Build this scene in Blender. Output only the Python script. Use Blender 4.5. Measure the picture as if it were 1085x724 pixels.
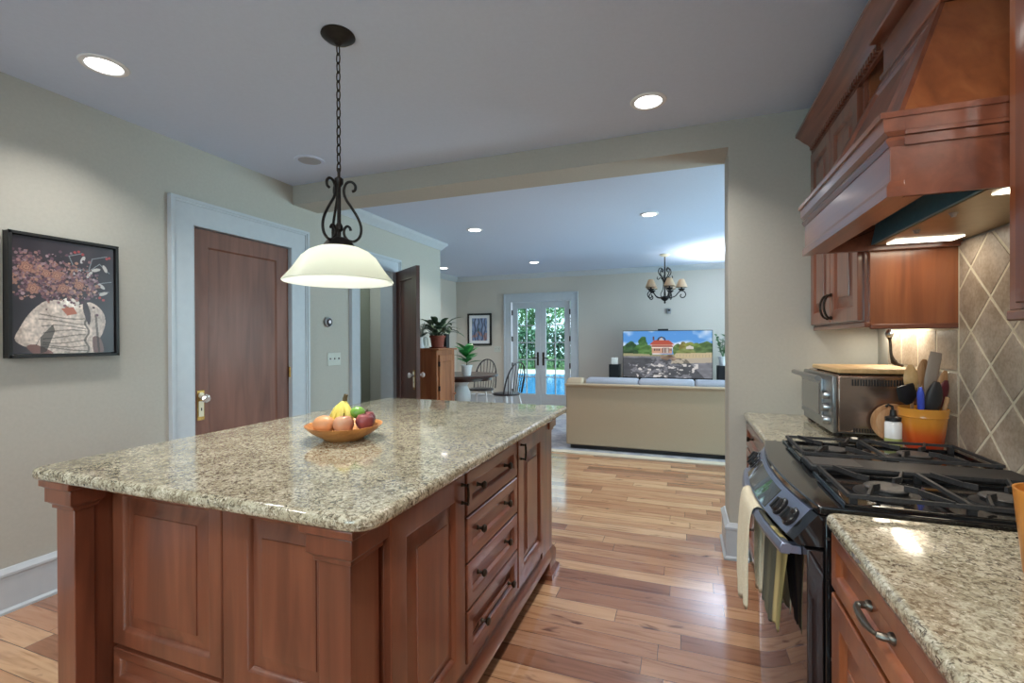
import bpy, bmesh, math, random
import numpy as np
from mathutils import Vector, Matrix

random.seed(7)
PI = math.pi
scene = bpy.context.scene
col = scene.collection
for o in list(bpy.data.objects):
    bpy.data.objects.remove(o)

# ------------------------------------------------------------------ camera
F_PX, YAW, PITCH, ROLL, CAM_Z = 496.3, .3523, -.0032, -.0039, 1.3
cy_, sy_ = math.cos(YAW), math.sin(YAW)
cp_, sp_ = math.cos(PITCH), math.sin(PITCH)
cr_, sr_ = math.cos(ROLL), math.sin(ROLL)
r0 = Vector((cy_, sy_, 0)); f0 = Vector((-sy_, cy_, 0)); u0 = Vector((0, 0, 1))
f1 = f0 * cp_ + u0 * sp_; u1 = u0 * cp_ - f0 * sp_
r2 = r0 * cr_ + u1 * sr_; u2 = u1 * cr_ - r0 * sr_
cam_d = bpy.data.cameras.new('camera'); cam = bpy.data.objects.new('camera', cam_d); col.objects.link(cam)
cam_d.sensor_width = 36; cam_d.lens = F_PX / 1085 * 36; cam_d.clip_start = .02; cam_d.clip_end = 200
M = Matrix.Identity(4)
for i in range(3):
    M[i][0] = r2[i]; M[i][1] = u2[i]; M[i][2] = -f1[i]
M[2][3] = CAM_Z
cam.matrix_world = M
scene.camera = cam

# ------------------------------------------------------------------ view, world, lights
vs = scene.view_settings
vs.view_transform = 'Standard'; vs.look = 'None'; vs.gamma = 1; vs.use_curve_mapping = False
vs.exposure = 0.0

def lin(r, g, b):
    f = lambda c: (c / 255) / 12.92 if c / 255 <= .04045 else ((c / 255 + .055) / 1.055) ** 2.4
    return (f(r), f(g), f(b), 1)

world = bpy.data.worlds.new('world'); scene.world = world; world.use_nodes = True
bg = world.node_tree.nodes['Background']
bg.inputs[0].default_value = (.80, .90, 1.0, 1); bg.inputs[1].default_value = 2.6

def lamp(name, kind, loc, energy, color=(1, 1, 1), rot=(0, 0, 0), size=.1, sizey=None, parent=None, spread=None):
    d = bpy.data.lights.new(name, kind); d.energy = energy; d.color = color
    if kind == 'AREA':
        d.size = size
        if sizey: d.shape = 'RECTANGLE'; d.size_y = sizey
        else: d.shape = 'DISK'
        if spread: d.spread = spread
    elif kind in ('POINT', 'SPOT'): d.shadow_soft_size = size
    o = bpy.data.objects.new(name, d); col.objects.link(o)
    o.location = loc; o.rotation_euler = rot
    if parent: o.parent = parent
    return o

sun = lamp('sun', 'SUN', (0, 20, 20), 5.0, (1, .96, .9), (math.radians(48), 0, math.radians(35)))
sun.data.angle = .02
# daylight entering through the windows behind the camera and on the far room's right side
DAY = (.82, .90, 1.0)
WINB, WINR, CAN, CANL = 50, 150, 15.0, 9
lamp('window_daylight_kitchen', 'AREA', (-1.15, -2.72, 1.5), WINB, DAY, (PI / 2, 0, 0), 2.6, 1.35)
for yy in (4.75, 7.2):
    lamp('window_daylight_living', 'AREA', (2.72, yy, 1.45), WINR, (.91, .95, 1.0), (0, PI / 2, 0), 1.5, 1.5)

# ------------------------------------------------------------------ mesh helpers
class MB:
    def __init__(s, tf=None):
        s.v = []; s.f = []; s.tf = tf
    def add(s, pts, faces):
        n = len(s.v)
        s.v += [s.tf(*p) if s.tf else tuple(p) for p in pts]
        s.f += [tuple(i + n for i in f) for f in faces]
        return s
    def box(s, x0, x1, y0, y1, z0, z1):
        p = [(x, y, z) for z in (z0, z1) for y in (y0, y1) for x in (x0, x1)]
        return s.add(p, [(0, 2, 3, 1), (4, 5, 7, 6), (0, 1, 5, 4), (2, 6, 7, 3), (0, 4, 6, 2), (1, 3, 7, 5)])
    def loops(s, rings, cap0=True, cap1=True, closed=True):
        n = len(rings[0]); pts = [p for r in rings for p in r]; fs = []
        for k in range(len(rings) - 1):
            for i in range(n if closed else n - 1):
                j = (i + 1) % n
                fs.append((k * n + i, k * n + j, (k + 1) * n + j, (k + 1) * n + i))
        if cap0: fs.append(tuple(range(n - 1, -1, -1)))
        if cap1: fs.append(tuple((len(rings) - 1) * n + i for i in range(n)))
        return s.add(pts, fs)
    def lathe(s, prof, c=(0, 0, 0), n=24, sx=1, sy=1, axis='z'):
        rings = []
        for r, z in prof:
            ring = []
            for i in range(n):
                a = 2 * PI * i / n; x, y = r * math.cos(a) * sx, r * math.sin(a) * sy
                if axis == 'z': q = (x, y, z)
                elif axis == 'x': q = (z, x, y)
                else: q = (y, z, x)
                ring.append((c[0] + q[0], c[1] + q[1], c[2] + q[2]))
            rings.append(ring)
        return s.loops(rings, prof[0][0] > 1e-5, prof[-1][0] > 1e-5)
    def tube(s, pts, r, n=8, closed=False, cap=True):
        P = [Vector(p) for p in pts]; m = len(P)
        R = r if isinstance(r, (list, tuple)) else [r] * m
        rings = []; up = None
        for i in range(m):
            if closed: t = P[(i + 1) % m] - P[i - 1]
            else: t = P[min(i + 1, m - 1)] - P[max(i - 1, 0)]
            if t.length < 1e-9: t = Vector((0, 0, 1))
            t.normalize()
            if up is None:
                up = Vector((0, 0, 1)) if abs(t.z) < .9 else Vector((1, 0, 0))
            a = (up - t * up.dot(t))
            if a.length < 1e-6: a = t.orthogonal()
            a.normalize(); up = a; b = t.cross(a)
            rings.append([tuple(P[i] + (a * math.cos(2 * PI * k / n) + b * math.sin(2 * PI * k / n)) * R[i]) for k in range(n)])
        if closed: rings.append(rings[0])
        return s.loops(rings, cap and not closed, cap and not closed)
    def prism(s, poly, axis, a0, a1):
        def q(p, a):
            return {'x': (a, p[0], p[1]), 'y': (p[0], a, p[1]), 'z': (p[0], p[1], a)}[axis]
        return s.loops([[q(p, a0) for p in poly], [q(p, a1) for p in poly]])
    def sphere(s, c, r, n=16, m=10, sz=1, sx=1, sy=1):
        return s.lathe([(r * math.sin(PI * k / m) if 0 < k < m else 0, -r * sz * math.cos(PI * k / m)) for k in range(m + 1)], c, n, sx, sy)
    def leaf(s, base, d, L, W, droop=.5, n=5, fold=.18, up=None):
        d = Vector(d).normalized(); p = Vector(base)
        side = d.cross(Vector((0, 0, 1)))
        if side.length < .05: side = Vector((1, 0, 0))
        side.normalize(); pts = []
        for k in range(n + 1):
            t = k / n; w = W * (math.sin(PI * min(1, t * .93 + .05)) ** .8) * .5
            nrm = side.cross(d).normalized()
            pts += [tuple(p - side * w + nrm * w * fold), tuple(p), tuple(p + side * w + nrm * w * fold)]
            d = (d + Vector((0, 0, -droop / n))).normalized(); p = p + d * (L / n)
        fs = []
        for k in range(n):
            a = k * 3
            fs += [(a, a + 1, a + 4, a + 3), (a + 1, a + 2, a + 5, a + 4)]
        return s.add(pts, fs)
    def panel(s, u0, u1, v0, v1, t=.02, stile=.055, raised=True, depth=.014):
        """cabinet front in the (u, v, w) frame: frame, sunk moulding and raised (or flat) field"""
        seq = [(0, 0), (0, t - .003), (.003, t), (stile - .004, t), (stile + .002, t - .003), (stile + .008, t - depth)]
        if raised: seq += [(stile + .020, t - depth), (stile + .052, t - .004), (stile + .053, t - .001)]
        rings = [[(u0 + i, v0 + i, w), (u1 - i, v0 + i, w), (u1 - i, v1 - i, w), (u0 + i, v1 - i, w)] for i, w in seq]
        return s.loops(rings)
    def build(s, name, mat, parent=None, loc=None, bevel=0, seg=2, smooth=35, sub=0):
        me = bpy.data.meshes.new(name)
        o = bpy.data.objects.new(name, me); col.objects.link(o)
        org = Vector((0, 0, 0))
        if parent is not None:
            o.parent = parent
            q = parent
            while q is not None:
                org += Vector(q.location); q = q.parent
        if loc is not None:
            o.location = Vector(loc) - org; org = Vector(loc)
        local = s.tf_local if hasattr(s, 'tf_local') else False
        vs_ = s.v if local else [(v[0] - org.x, v[1] - org.y, v[2] - org.z) for v in s.v]
        me.from_pydata(vs_, [], s.f)
        bm = bmesh.new(); bm.from_mesh(me)
        bmesh.ops.remove_doubles(bm, verts=bm.verts, dist=1e-6)
        bmesh.ops.recalc_face_normals(bm, faces=bm.faces)
        bm.to_mesh(me); bm.free()
        if mat: me.materials.append(mat)
        if smooth:
            me.shade_smooth(); me.set_sharp_from_angle(angle=math.radians(smooth))
        if sub:
            m = o.modifiers.new('sub', 'SUBSURF'); m.levels = sub; m.render_levels = sub
        if bevel:
            m = o.modifiers.new('bevel', 'BEVEL'); m.width = bevel; m.segments = seg; m.limit_method = 'ANGLE'
            m.angle_limit = math.radians(40)
        return o

def LMB():
    m = MB(); m.tf_local = True
    return m

def spline(pts, n=6, closed=False):
    P = [Vector(p) for p in pts]; out = []; m = len(P)
    for i in range(m if closed else m - 1):
        if closed: a, b, c, d = P[i - 1], P[i], P[(i + 1) % m], P[(i + 2) % m]
        else: a, b, c, d = P[max(i - 1, 0)], P[i], P[i + 1], P[min(i + 2, m - 1)]
        for k in range(n):
            t = k / n
            out.append(.5 * ((2 * b) + (c - a) * t + (2 * a - 5 * b + 4 * c - d) * t * t + (3 * b - a - 3 * c + d) * t ** 3))
    if not closed: out.append(P[-1])
    return out

def tag(o, label, cat, group=None, kind=None):
    o['label'] = label; o['category'] = cat
    if group: o['group'] = group
    if kind: o['kind'] = kind
    return o
def thing(name, label, cat, loc=(0, 0, 0), rz=0, group=None):
    o = bpy.data.objects.new(name, None); col.objects.link(o)
    o.location = loc; o.rotation_euler = (0, 0, rz); o.empty_display_size = .05
    return tag(o, label, cat, group)
def struct(name, mb, mat, **k):
    o = mb.build(name, mat, **k); o['kind'] = 'structure'
    return o
def sroot(name, loc):
    o = bpy.data.objects.new(name, None); col.objects.link(o); o.location = loc; o['kind'] = 'structure'
    return o
def copy_tree(o, parent=None):
    c = o.copy(); col.objects.link(c)
    if parent: c.parent = parent
    for ch in list(o.children): copy_tree(ch, c)
    return c

# ------------------------------------------------------------------ material helpers
def base_mat(name, c=(.8, .8, .8, 1), rough=.5, metal=0, coat=0, spec=.5):
    m = bpy.data.materials.new(name); m.use_nodes = True
    p = m.node_tree.nodes['Principled BSDF']
    p.inputs['Base Color'].default_value = c; p.inputs['Roughness'].default_value = rough
    p.inputs['Metallic'].default_value = metal; p.inputs['Coat Weight'].default_value = coat
    p.inputs['Specular IOR Level'].default_value = spec
    return m, m.node_tree, p
def N(t, kind, **kw):
    n = t.nodes.new(kind)
    for k, v in kw.items():
        if k in n.inputs: n.inputs[k].default_value = v
        else: setattr(n, k, v)
    return n
def ramp(t, stops, fac=None, interp='LINEAR'):
    n = t.nodes.new('ShaderNodeValToRGB'); cr = n.color_ramp; cr.interpolation = interp
    while len(cr.elements) < len(stops): cr.elements.new(.5)
    for e, (p, c) in zip(cr.elements, stops): e.position = p; e.color = c
    if fac: t.links.new(fac, n.inputs[0])
    return n
def coords(t, scale=(1, 1, 1), rot=(0, 0, 0), kind='Object'):
    tc = t.nodes.new('ShaderNodeTexCoord'); mp = t.nodes.new('ShaderNodeMapping')
    mp.inputs['Scale'].default_value = scale; mp.inputs['Rotation'].default_value = rot
    t.links.new(tc.outputs[kind], mp.inputs['Vector'])
    return mp.outputs[0]
def mixc(t, a, b, fac, blend='MIX'):
    n = t.nodes.new('ShaderNodeMix'); n.data_type = 'RGBA'; n.blend_type = blend
    for s_, v in ((n.inputs[0], fac), (n.inputs[6], a), (n.inputs[7], b)):
        if hasattr(v, 'is_linked') or hasattr(v, 'links'): t.links.new(v, s_)
        else: s_.default_value = v
    return n.outputs[2]
def bump(t, p, h, strength=.2, dist=.01):
    b = t.nodes.new('ShaderNodeBump'); b.inputs['Strength'].default_value = strength; b.inputs['Distance'].default_value = dist
    t.links.new(h, b.inputs['Height']); t.links.new(b.outputs[0], p.inputs['Normal'])

def noisy(name, c0, c1, scale=30, rough=.6, bstr=.05, metal=0, coat=0, detail=3, stretch=(1, 1, 1), spec=.5, bd=.002):
    m, t, p = base_mat(name, c0, rough, metal, coat, spec)
    v = coords(t, stretch)
    n = N(t, 'ShaderNodeTexNoise', Scale=scale, Detail=detail); t.links.new(v, n.inputs['Vector'])
    r = ramp(t, [(.3, c0), (.7, c1)], n.outputs[0]); t.links.new(r.outputs[0], p.inputs['Base Color'])
    if bstr: bump(t, p, n.outputs[0], bstr, bd)
    return m

def wood(name, dark, mid, light, axis='z', rough=.36, coat=.8, gscale=1.0):
    m, t, p = base_mat(name, mid, rough, 0, coat)
    p.inputs['Coat Roughness'].default_value = .16
    st = {'x': (.6, 6, 6), 'y': (6, .6, 6), 'z': (6, 6, .6)}[axis]
    v = coords(t, tuple(q * gscale for q in st))
    n = N(t, 'ShaderNodeTexNoise', Scale=2.2, Detail=5, Distortion=.8); t.links.new(v, n.inputs['Vector'])
    r = ramp(t, [(.25, dark), (.5, mid), (.78, light)], n.outputs[0])
    v2 = coords(t, tuple((q * 7 if q > 2 else q * 2) * gscale for q in st))
    n2 = N(t, 'ShaderNodeTexNoise', Scale=2.0, Detail=3); t.links.new(v2, n2.inputs['Vector'])
    r2_ = ramp(t, [(.3, (.84, .82, .80, 1)), (.6, (1, 1, 1, 1))], n2.outputs[0])
    c = mixc(t, r.outputs[0], r2_.outputs[0], .55, 'MULTIPLY')
    t.links.new(c, p.inputs['Base Color'])
    bump(t, p, n2.outputs[0], .04, .001)
    return m

MAT = {}
MAT['wall'] = noisy('wall_paint', lin(174, 172, 164), lin(178, 176, 168), 60, .75, .03)
MAT['wall_grey'] = noisy('hall_paint', lin(150, 153, 140), lin(154, 157, 144), 60, .8, .03)
MAT['ceil'] = noisy('ceiling_paint', lin(196, 210, 234), lin(199, 213, 237), 50, .8, .03)
MAT['trim'] = noisy('white_trim_paint', lin(182, 189, 197), lin(187, 194, 201), 20, .35, 0)
MAT['cherry'] = wood('cherry_wood', lin(92, 48, 33), lin(124, 70, 49), lin(146, 87, 62), 'z')
MAT['cherry_h'] = wood('cherry_wood_cross', lin(92, 48, 33), lin(124, 70, 49), lin(146, 87, 62), 'y')
MAT['cherry_x'] = wood('cherry_wood_width', lin(92, 48, 33), lin(124, 70, 49), lin(146, 87, 62), 'x')
MAT['cherry_light'] = wood('cherry_wood_amber', lin(114, 62, 36), lin(144, 81, 47), lin(164, 100, 60), 'z')
MAT['doorwood'] = wood('mahogany_door', lin(98, 58, 45), lin(120, 76, 60), lin(134, 88, 72), 'z', .55, .05)
MAT['darkdoor'] = wood('dark_door_wood', lin(62, 34, 27), lin(82, 48, 40), lin(98, 62, 52), 'z', .35, .3)
MAT['pine'] = wood('pine_cabinet_wood', lin(116, 68, 40), lin(148, 94, 58), lin(174, 120, 80), 'z', .5, .1)
MAT['darkwood'] = wood('dark_table_wood', lin(40, 22, 18), lin(58, 34, 28), lin(74, 46, 38), 'x', .3, .4)
MAT['maple'] = wood('maple_board', lin(178, 140, 92), lin(204, 170, 120), lin(220, 190, 146), 'y', .5, 0)
MAT['spoonwood'] = wood('spoon_wood', lin(150, 108, 72), lin(180, 138, 98), lin(200, 162, 122), 'z', .6, 0, 4)
MAT['bowlwood'] = wood('bowl_wood', lin(158, 100, 48), lin(188, 126, 66), lin(204, 146, 84), 'x', .4, .2, 3)
MAT['black_iron'] = noisy('wrought_iron', lin(24, 20, 19), lin(38, 33, 30), 60, .45, .05, .5)
MAT['bronze'] = noisy('oil_rubbed_bronze', lin(46, 38, 32), lin(70, 60, 50), 80, .35, .03, .8)
MAT['pewter'] = noisy('pewter', lin(105, 100, 92), lin(128, 122, 112), 80, .35, .03, .9)
MAT['black_enamel'] = base_mat('black_enamel', lin(20, 20, 22), .09, 0, .4)[0]
MAT['black_matte'] = noisy('black_plastic', lin(20, 20, 22), lin(28, 28, 30), 60, .5, .02)
MAT['grate'] = noisy('cast_iron_grate', lin(38, 38, 40), lin(54, 54, 56), 150, .5, .1, .2)
MAT['burner'] = noisy('burner_cap_iron', lin(72, 70, 70), lin(88, 86, 85), 120, .5, .05, .3)
MAT['steel'] = noisy('brushed_steel', lin(150, 152, 156), lin(170, 172, 175), 40, .28, .02, 1, stretch=(1, 20, 1))
MAT['steel_dark'] = noisy('dark_polished_steel', lin(150, 128, 116), lin(162, 140, 126), 40, .24, .02, .9, stretch=(1, 1, 12))
MAT['panel_grey'] = base_mat('range_panel_steel', lin(140, 148, 172), .28, .7)[0]
MAT['oven_glass'] = base_mat('oven_glass', lin(70, 64, 66), .04, .75, .5)[0]
MAT['knob_black'] = base_mat('knob_black', lin(24, 24, 26), .28)[0]
MAT['dark_glass'] = base_mat('dark_glass', lin(62, 58, 52), .05, 0, 1)[0]
MAT['brass'] = noisy('aged_brass', lin(150, 115, 62), lin(175, 138, 80), 60, .35, .03, .9)
MAT['ivory'] = base_mat('ivory_plate', lin(222, 215, 190), .3)[0]
MAT['switch'] = base_mat('switch_plastic', lin(190, 194, 186), .35)[0]
MAT['white'] = noisy('white_paint', lin(222, 224, 228), lin(228, 230, 233), 40, .45, 0)
MAT['ceramic'] = base_mat('white_ceramic', lin(228, 228, 230), .2, 0, .3)[0]
MAT['terracotta'] = noisy('terracotta', lin(120, 58, 44), lin(144, 74, 56), 40, .7, .05)
MAT['soil'] = noisy('soil', lin(40, 30, 24), lin(60, 46, 36), 120, .9, .3)
MAT['leaf'] = noisy('leaf_green', lin(48, 88, 50), lin(92, 130, 84), 18, .4, .03)
MAT['leaf_dark'] = noisy('leaf_dark_green', lin(44, 62, 46), lin(92, 112, 88), 22, .4, .03)
MAT['leaf_bright'] = noisy('leaf_bright_green', lin(36, 118, 58), lin(74, 160, 84), 14, .3, .03)
MAT['leaf_grey'] = noisy('leaf_grey_green', lin(110, 118, 112), lin(140, 146, 138), 20, .5, .03)
MAT['sofa'] = noisy('sofa_fabric', lin(168, 152, 130), lin(180, 164, 142), 300, .9, .15)
MAT['cushion'] = noisy('grey_cushion_fabric', lin(150, 156, 172), lin(166, 172, 186), 300, .9, .15)
MAT['candle'] = noisy('candle_wax', lin(232, 228, 220), lin(238, 235, 228), 10, .5, 0)
MAT['towel_cream'] = noisy('cream_towel', lin(214, 204, 178), lin(226, 218, 196), 260, .95, .3)
def stripes():
    m, t, p = base_mat('olive_towel', (.3, .3, .2, 1), .95)
    tc = t.nodes.new('ShaderNodeTexCoord'); sp = t.nodes.new('ShaderNodeSeparateXYZ'); t.links.new(tc.outputs['Object'], sp.inputs[0])
    mr = N(t, 'ShaderNodeMapRange'); mr.inputs[1].default_value = -.10; mr.inputs[2].default_value = .10; t.links.new(sp.outputs[1], mr.inputs[0])
    r = ramp(t, [(0, lin(160, 146, 96)), (.16, lin(120, 112, 72)), (.32, lin(176, 160, 112)), (.40, lin(74, 74, 64)), (.62, lin(92, 90, 74)), (.8, lin(70, 70, 62))], mr.outputs[0], 'EASE')
    t.links.new(r.outputs[0], p.inputs['Base Color'])
    n = N(t, 'ShaderNodeTexNoise', Scale=300); t.links.new(tc.outputs['Object'], n.inputs['Vector']); bump(t, p, n.outputs[0], .25, .002)
    return m
MAT['towel_olive'] = stripes()
MAT['peach'] = noisy('mango_skin', lin(196, 134, 88), lin(206, 150, 104), 12, .45, .02)
MAT['apple'] = noisy('apple_skin', lin(160, 92, 80), lin(196, 156, 124), 16, .3, .01, stretch=(1, 1, .4))
MAT['apple_red'] = noisy('red_apple_skin', lin(104, 44, 48), lin(142, 74, 76), 14, .3, .01, stretch=(1, 1, .4))
MAT['banana'] = noisy('banana_skin', lin(206, 190, 84), lin(220, 206, 112), 10, .45, .01)
MAT['stem'] = noisy('stem_brown', lin(80, 66, 40), lin(100, 84, 54), 30, .7, .05)
MAT['lime'] = noisy('lime_skin', lin(92, 144, 50), lin(114, 162, 64), 40, .35, .03)
MAT['grout'] = noisy('stone_grout', lin(214, 206, 184), lin(222, 214, 194), 90, .85, .1)
MAT['blue'] = base_mat('blue_plastic', lin(70, 90, 205), .35)[0]
MAT['maroon'] = base_mat('maroon_plastic', lin(92, 34, 44), .35)[0]
MAT['greyrubber'] = base_mat('grey_silicone', lin(150, 140, 132), .5)[0]
MAT['charcoal'] = base_mat('charcoal_silicone', lin(46, 46, 50), .5)[0]
MAT['orange_cup'] = noisy('orange_ceramic', lin(214, 140, 60), lin(222, 150, 70), 10, .3, 0)
MAT['patio'] = noisy('patio_concrete', lin(214, 212, 206), lin(226, 224, 218), 6, .8, .02)
MAT['grass'] = noisy('lawn_grass', lin(86, 126, 70), lin(120, 156, 92), 8, .9, .2)
MAT['pool'] = noisy('pool_water', lin(50, 130, 190), lin(70, 150, 205), 3, .1, .15)
MAT['bark'] = noisy('bark', lin(86, 72, 60), lin(116, 98, 82), 20, .9, .3)
MAT['tree_a'] = noisy('tree_leaf_light', lin(92, 138, 96), lin(150, 190, 140), 1.5, .6, 0)
MAT['tree_b'] = noisy('tree_leaf_dark', lin(52, 92, 70), lin(96, 138, 104), 1.5, .6, 0)
MAT['screen_black'] = base_mat('tv_bezel', lin(14, 14, 16), .3)[0]
MAT['hoodliner'] = noisy('hood_liner_blue_reflection', lin(80, 134, 164), lin(90, 144, 172), 50, .35, .02, .15)  # blue reflection on the liner put into its base colour
MAT['hood_under'] = noisy('hood_underside', lin(150, 134, 96), lin(164, 148, 110), 20, .3, .03, .5)
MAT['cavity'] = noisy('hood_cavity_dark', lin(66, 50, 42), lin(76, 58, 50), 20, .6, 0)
MAT['glassclear'] = None

def emit(name, c, s):
    m = bpy.data.materials.new(name); m.use_nodes = True; t = m.node_tree
    t.nodes.clear(); e = N(t, 'ShaderNodeEmission', Color=c, Strength=s); o = t.nodes.new('ShaderNodeOutputMaterial')
    t.links.new(e.outputs[0], o.inputs[0])
    return m
MAT['can_lens'] = emit('lit_lens', (1, .97, .92, 1), 9)
MAT['strip'] = emit('lit_strip', (1, .93, .78, 1), 5)

def pane_mat():
    m = bpy.data.materials.new('window_glass'); m.use_nodes = True; t = m.node_tree; t.nodes.clear()
    tr = N(t, 'ShaderNodeBsdfTransparent', Color=(.82, .95, .96, 1)); gl = N(t, 'ShaderNodeBsdfGlossy', Roughness=.02)
    fr = N(t, 'ShaderNodeFresnel', IOR=1.45); mx = t.nodes.new('ShaderNodeMixShader'); o = t.nodes.new('ShaderNodeOutputMaterial')
    t.links.new(fr.outputs[0], mx.inputs[0]); t.links.new(tr.outputs[0], mx.inputs[1]); t.links.new(gl.outputs[0], mx.inputs[2]); t.links.new(mx.outputs[0], o.inputs[0])
    return m
MAT['pane'] = pane_mat()
def shade_mat(name, c, tw=.6, rough=.3):
    m = bpy.data.materials.new(name); m.use_nodes = True; t = m.node_tree; t.nodes.clear()
    d = N(t, 'ShaderNodeBsdfDiffuse', Color=c); tr = N(t, 'ShaderNodeBsdfTranslucent', Color=c); g = N(t, 'ShaderNodeBsdfGlossy', Roughness=rough)
    m1 = t.nodes.new('ShaderNodeMixShader'); m1.inputs[0].default_value = tw
    m2 = t.nodes.new('ShaderNodeMixShader'); m2.inputs[0].default_value = .05; o = t.nodes.new('ShaderNodeOutputMaterial')
    t.links.new(d.outputs[0], m1.inputs[1]); t.links.new(tr.outputs[0], m1.inputs[2])
    t.links.new(m1.outputs[0], m2.inputs[1]); t.links.new(g.outputs[0], m2.inputs[2]); t.links.new(m2.outputs[0], o.inputs[0])
    return m
MAT['alabaster'] = shade_mat('alabaster_glass', (.92, .96, .90, 1), .88, .3)
MAT['shade_tan'] = shade_mat('tan_shade_fabric', (.60, .47, .32, 1), .5, .6)

def granite():
    m, t, p = base_mat('granite', (.6, .55, .45, 1), .10, 0, .5)
    p.inputs['Coat Roughness'].default_value = .04
    v = coords(t)
    n1 = N(t, 'ShaderNodeTexNoise', Scale=13, Detail=6, Roughness=.7); t.links.new(v, n1.inputs['Vector'])
    c1 = ramp(t, [(.30, lin(148, 140, 118)), (.45, lin(182, 176, 152)), (.60, lin(208, 203, 182)), (.75, lin(192, 178, 144))], n1.outputs[0])
    n2 = N(t, 'ShaderNodeTexNoise', Scale=85, Detail=5, Roughness=.7, Distortion=.8); t.links.new(v, n2.inputs['Vector'])
    m2 = ramp(t, [(.46, (0, 0, 0, 1)), (.62, (1, 1, 1, 1))], n2.outputs[0])
    c2 = mixc(t, c1.outputs[0], lin(118, 106, 86), m2.outputs[0])
    n3 = N(t, 'ShaderNodeTexNoise', Scale=75, Detail=5, Roughness=.6, Distortion=1.6); t.links.new(coords(t, (1, 1, 1), (.4, .2, .9)), n3.inputs['Vector'])
    m3 = ramp(t, [(.545, (0, 0, 0, 1)), (.60, (1, 1, 1, 1))], n3.outputs[0])
    n4 = N(t, 'ShaderNodeTexNoise', Scale=7, Detail=2); t.links.new(coords(t, (1, 1, 1), (.1, .8, .3)), n4.inputs['Vector'])
    m4 = ramp(t, [(.35, (.25, .25, .25, 1)), (.6, (1, 1, 1, 1))], n4.outputs[0])
    mm = mixc(t, m3.outputs[0], m4.outputs[0], 1.0, 'MULTIPLY')
    c3 = mixc(t, c2, lin(54, 44, 34), mm)
    n5 = N(t, 'ShaderNodeTexNoise', Scale=120, Detail=2); t.links.new(coords(t, (1, 1, 1), (.9, .1, .5)), n5.inputs['Vector'])
    m5 = ramp(t, [(.62, (0, 0, 0, 1)), (.7, (.8, .8, .8, 1))], n5.outputs[0])
    c4 = mixc(t, c3, lin(232, 226, 208), m5.outputs[0])
    t.links.new(c4, p.inputs['Base Color'])
    return m
MAT['granite'] = granite()

def floor_mat():
    m, t, p = base_mat('hickory_plank_floor', (.4, .25, .15, 1), .16, 0, .6)
    p.inputs['Coat Roughness'].default_value = .07
    v0 = coords(t)
    sep = t.nodes.new('ShaderNodeSeparateXYZ'); t.links.new(v0, sep.inputs[0])
    def mth(op, x, y=None):
        n = t.nodes.new('ShaderNodeMath'); n.operation = op
        for i_, q in enumerate((x, y)):
            if q is None: continue
            if isinstance(q, (int, float)): n.inputs[i_].default_value = q
            else: t.links.new(q, n.inputs[i_])
        return n.outputs[0]
    row = mth('FLOOR', mth('DIVIDE', sep.outputs[1], .104))
    wn = t.nodes.new('ShaderNodeTexWhiteNoise'); wn.noise_dimensions = '1D'; t.links.new(row, wn.inputs['W'])
    cmb = t.nodes.new('ShaderNodeCombineXYZ'); t.links.new(mth('ADD', sep.outputs[0], mth('MULTIPLY', wn.outputs[0], 7.0)), cmb.inputs[0])
    t.links.new(sep.outputs[1], cmb.inputs[1])
    b = t.nodes.new('ShaderNodeTexBrick'); t.links.new(cmb.outputs[0], b.inputs['Vector'])
    b.offset = 0; b.offset_frequency = 1; b.squash = 1; b.squash_frequency = 1
    for k, q in (('Color1', (0, 0, 0, 1)), ('Color2', (1, 1, 1, 1)), ('Mortar', (.5, .5, .5, 1)), ('Scale', 1), ('Mortar Size', .0012), ('Mortar Smooth', .1), ('Bias', 0), ('Brick Width', .95), ('Row Height', .104)):
        b.inputs[k].default_value = q
    tone = ramp(t, [(0, lin(150, 104, 80)), (.3, lin(182, 136, 106)), (.55, lin(198, 154, 120)), (.8, lin(216, 178, 142)), (1, lin(160, 112, 94))], b.outputs['Color'])
    # grain, shifted from plank to plank
    mul = N(t, 'ShaderNodeVectorMath', operation='SCALE'); mul.inputs['Scale'].default_value = 13
    t.links.new(b.outputs['Color'], mul.inputs[0])
    add = N(t, 'ShaderNodeVectorMath', operation='ADD'); t.links.new(mul.outputs[0], add.inputs[1])
    t.links.new(coords(t, (1.1, 12, 1)), add.inputs[0])
    g = N(t, 'ShaderNodeTexNoise', Scale=2.4, Detail=5, Distortion=1.0); t.links.new(add.outputs[0], g.inputs['Vector'])
    gr = ramp(t, [(.28, lin(166, 136, 114)), (.5, lin(236, 228, 220)), (.75, (1, 1, 1, 1))], g.outputs[0])
    c = mixc(t, tone.outputs[0], gr.outputs[0], .75, 'MULTIPLY')
    k = N(t, 'ShaderNodeTexNoise', Scale=5.5, Detail=3, Distortion=.6); t.links.new(coords(t, (.8, 2.6, 1)), k.inputs['Vector'])
    kr = ramp(t, [(.66, (0, 0, 0, 1)), (.74, (1, 1, 1, 1))], k.outputs[0])
    c = mixc(t, c, lin(98, 58, 38), kr.outputs[0])
    c = mixc(t, c, lin(70, 44, 30), b.outputs['Fac'])
    t.links.new(c, p.inputs['Base Color'])
    bump(t, p, g.outputs[0], .03, .002)
    return m
MAT['floor'] = floor_mat()

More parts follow.
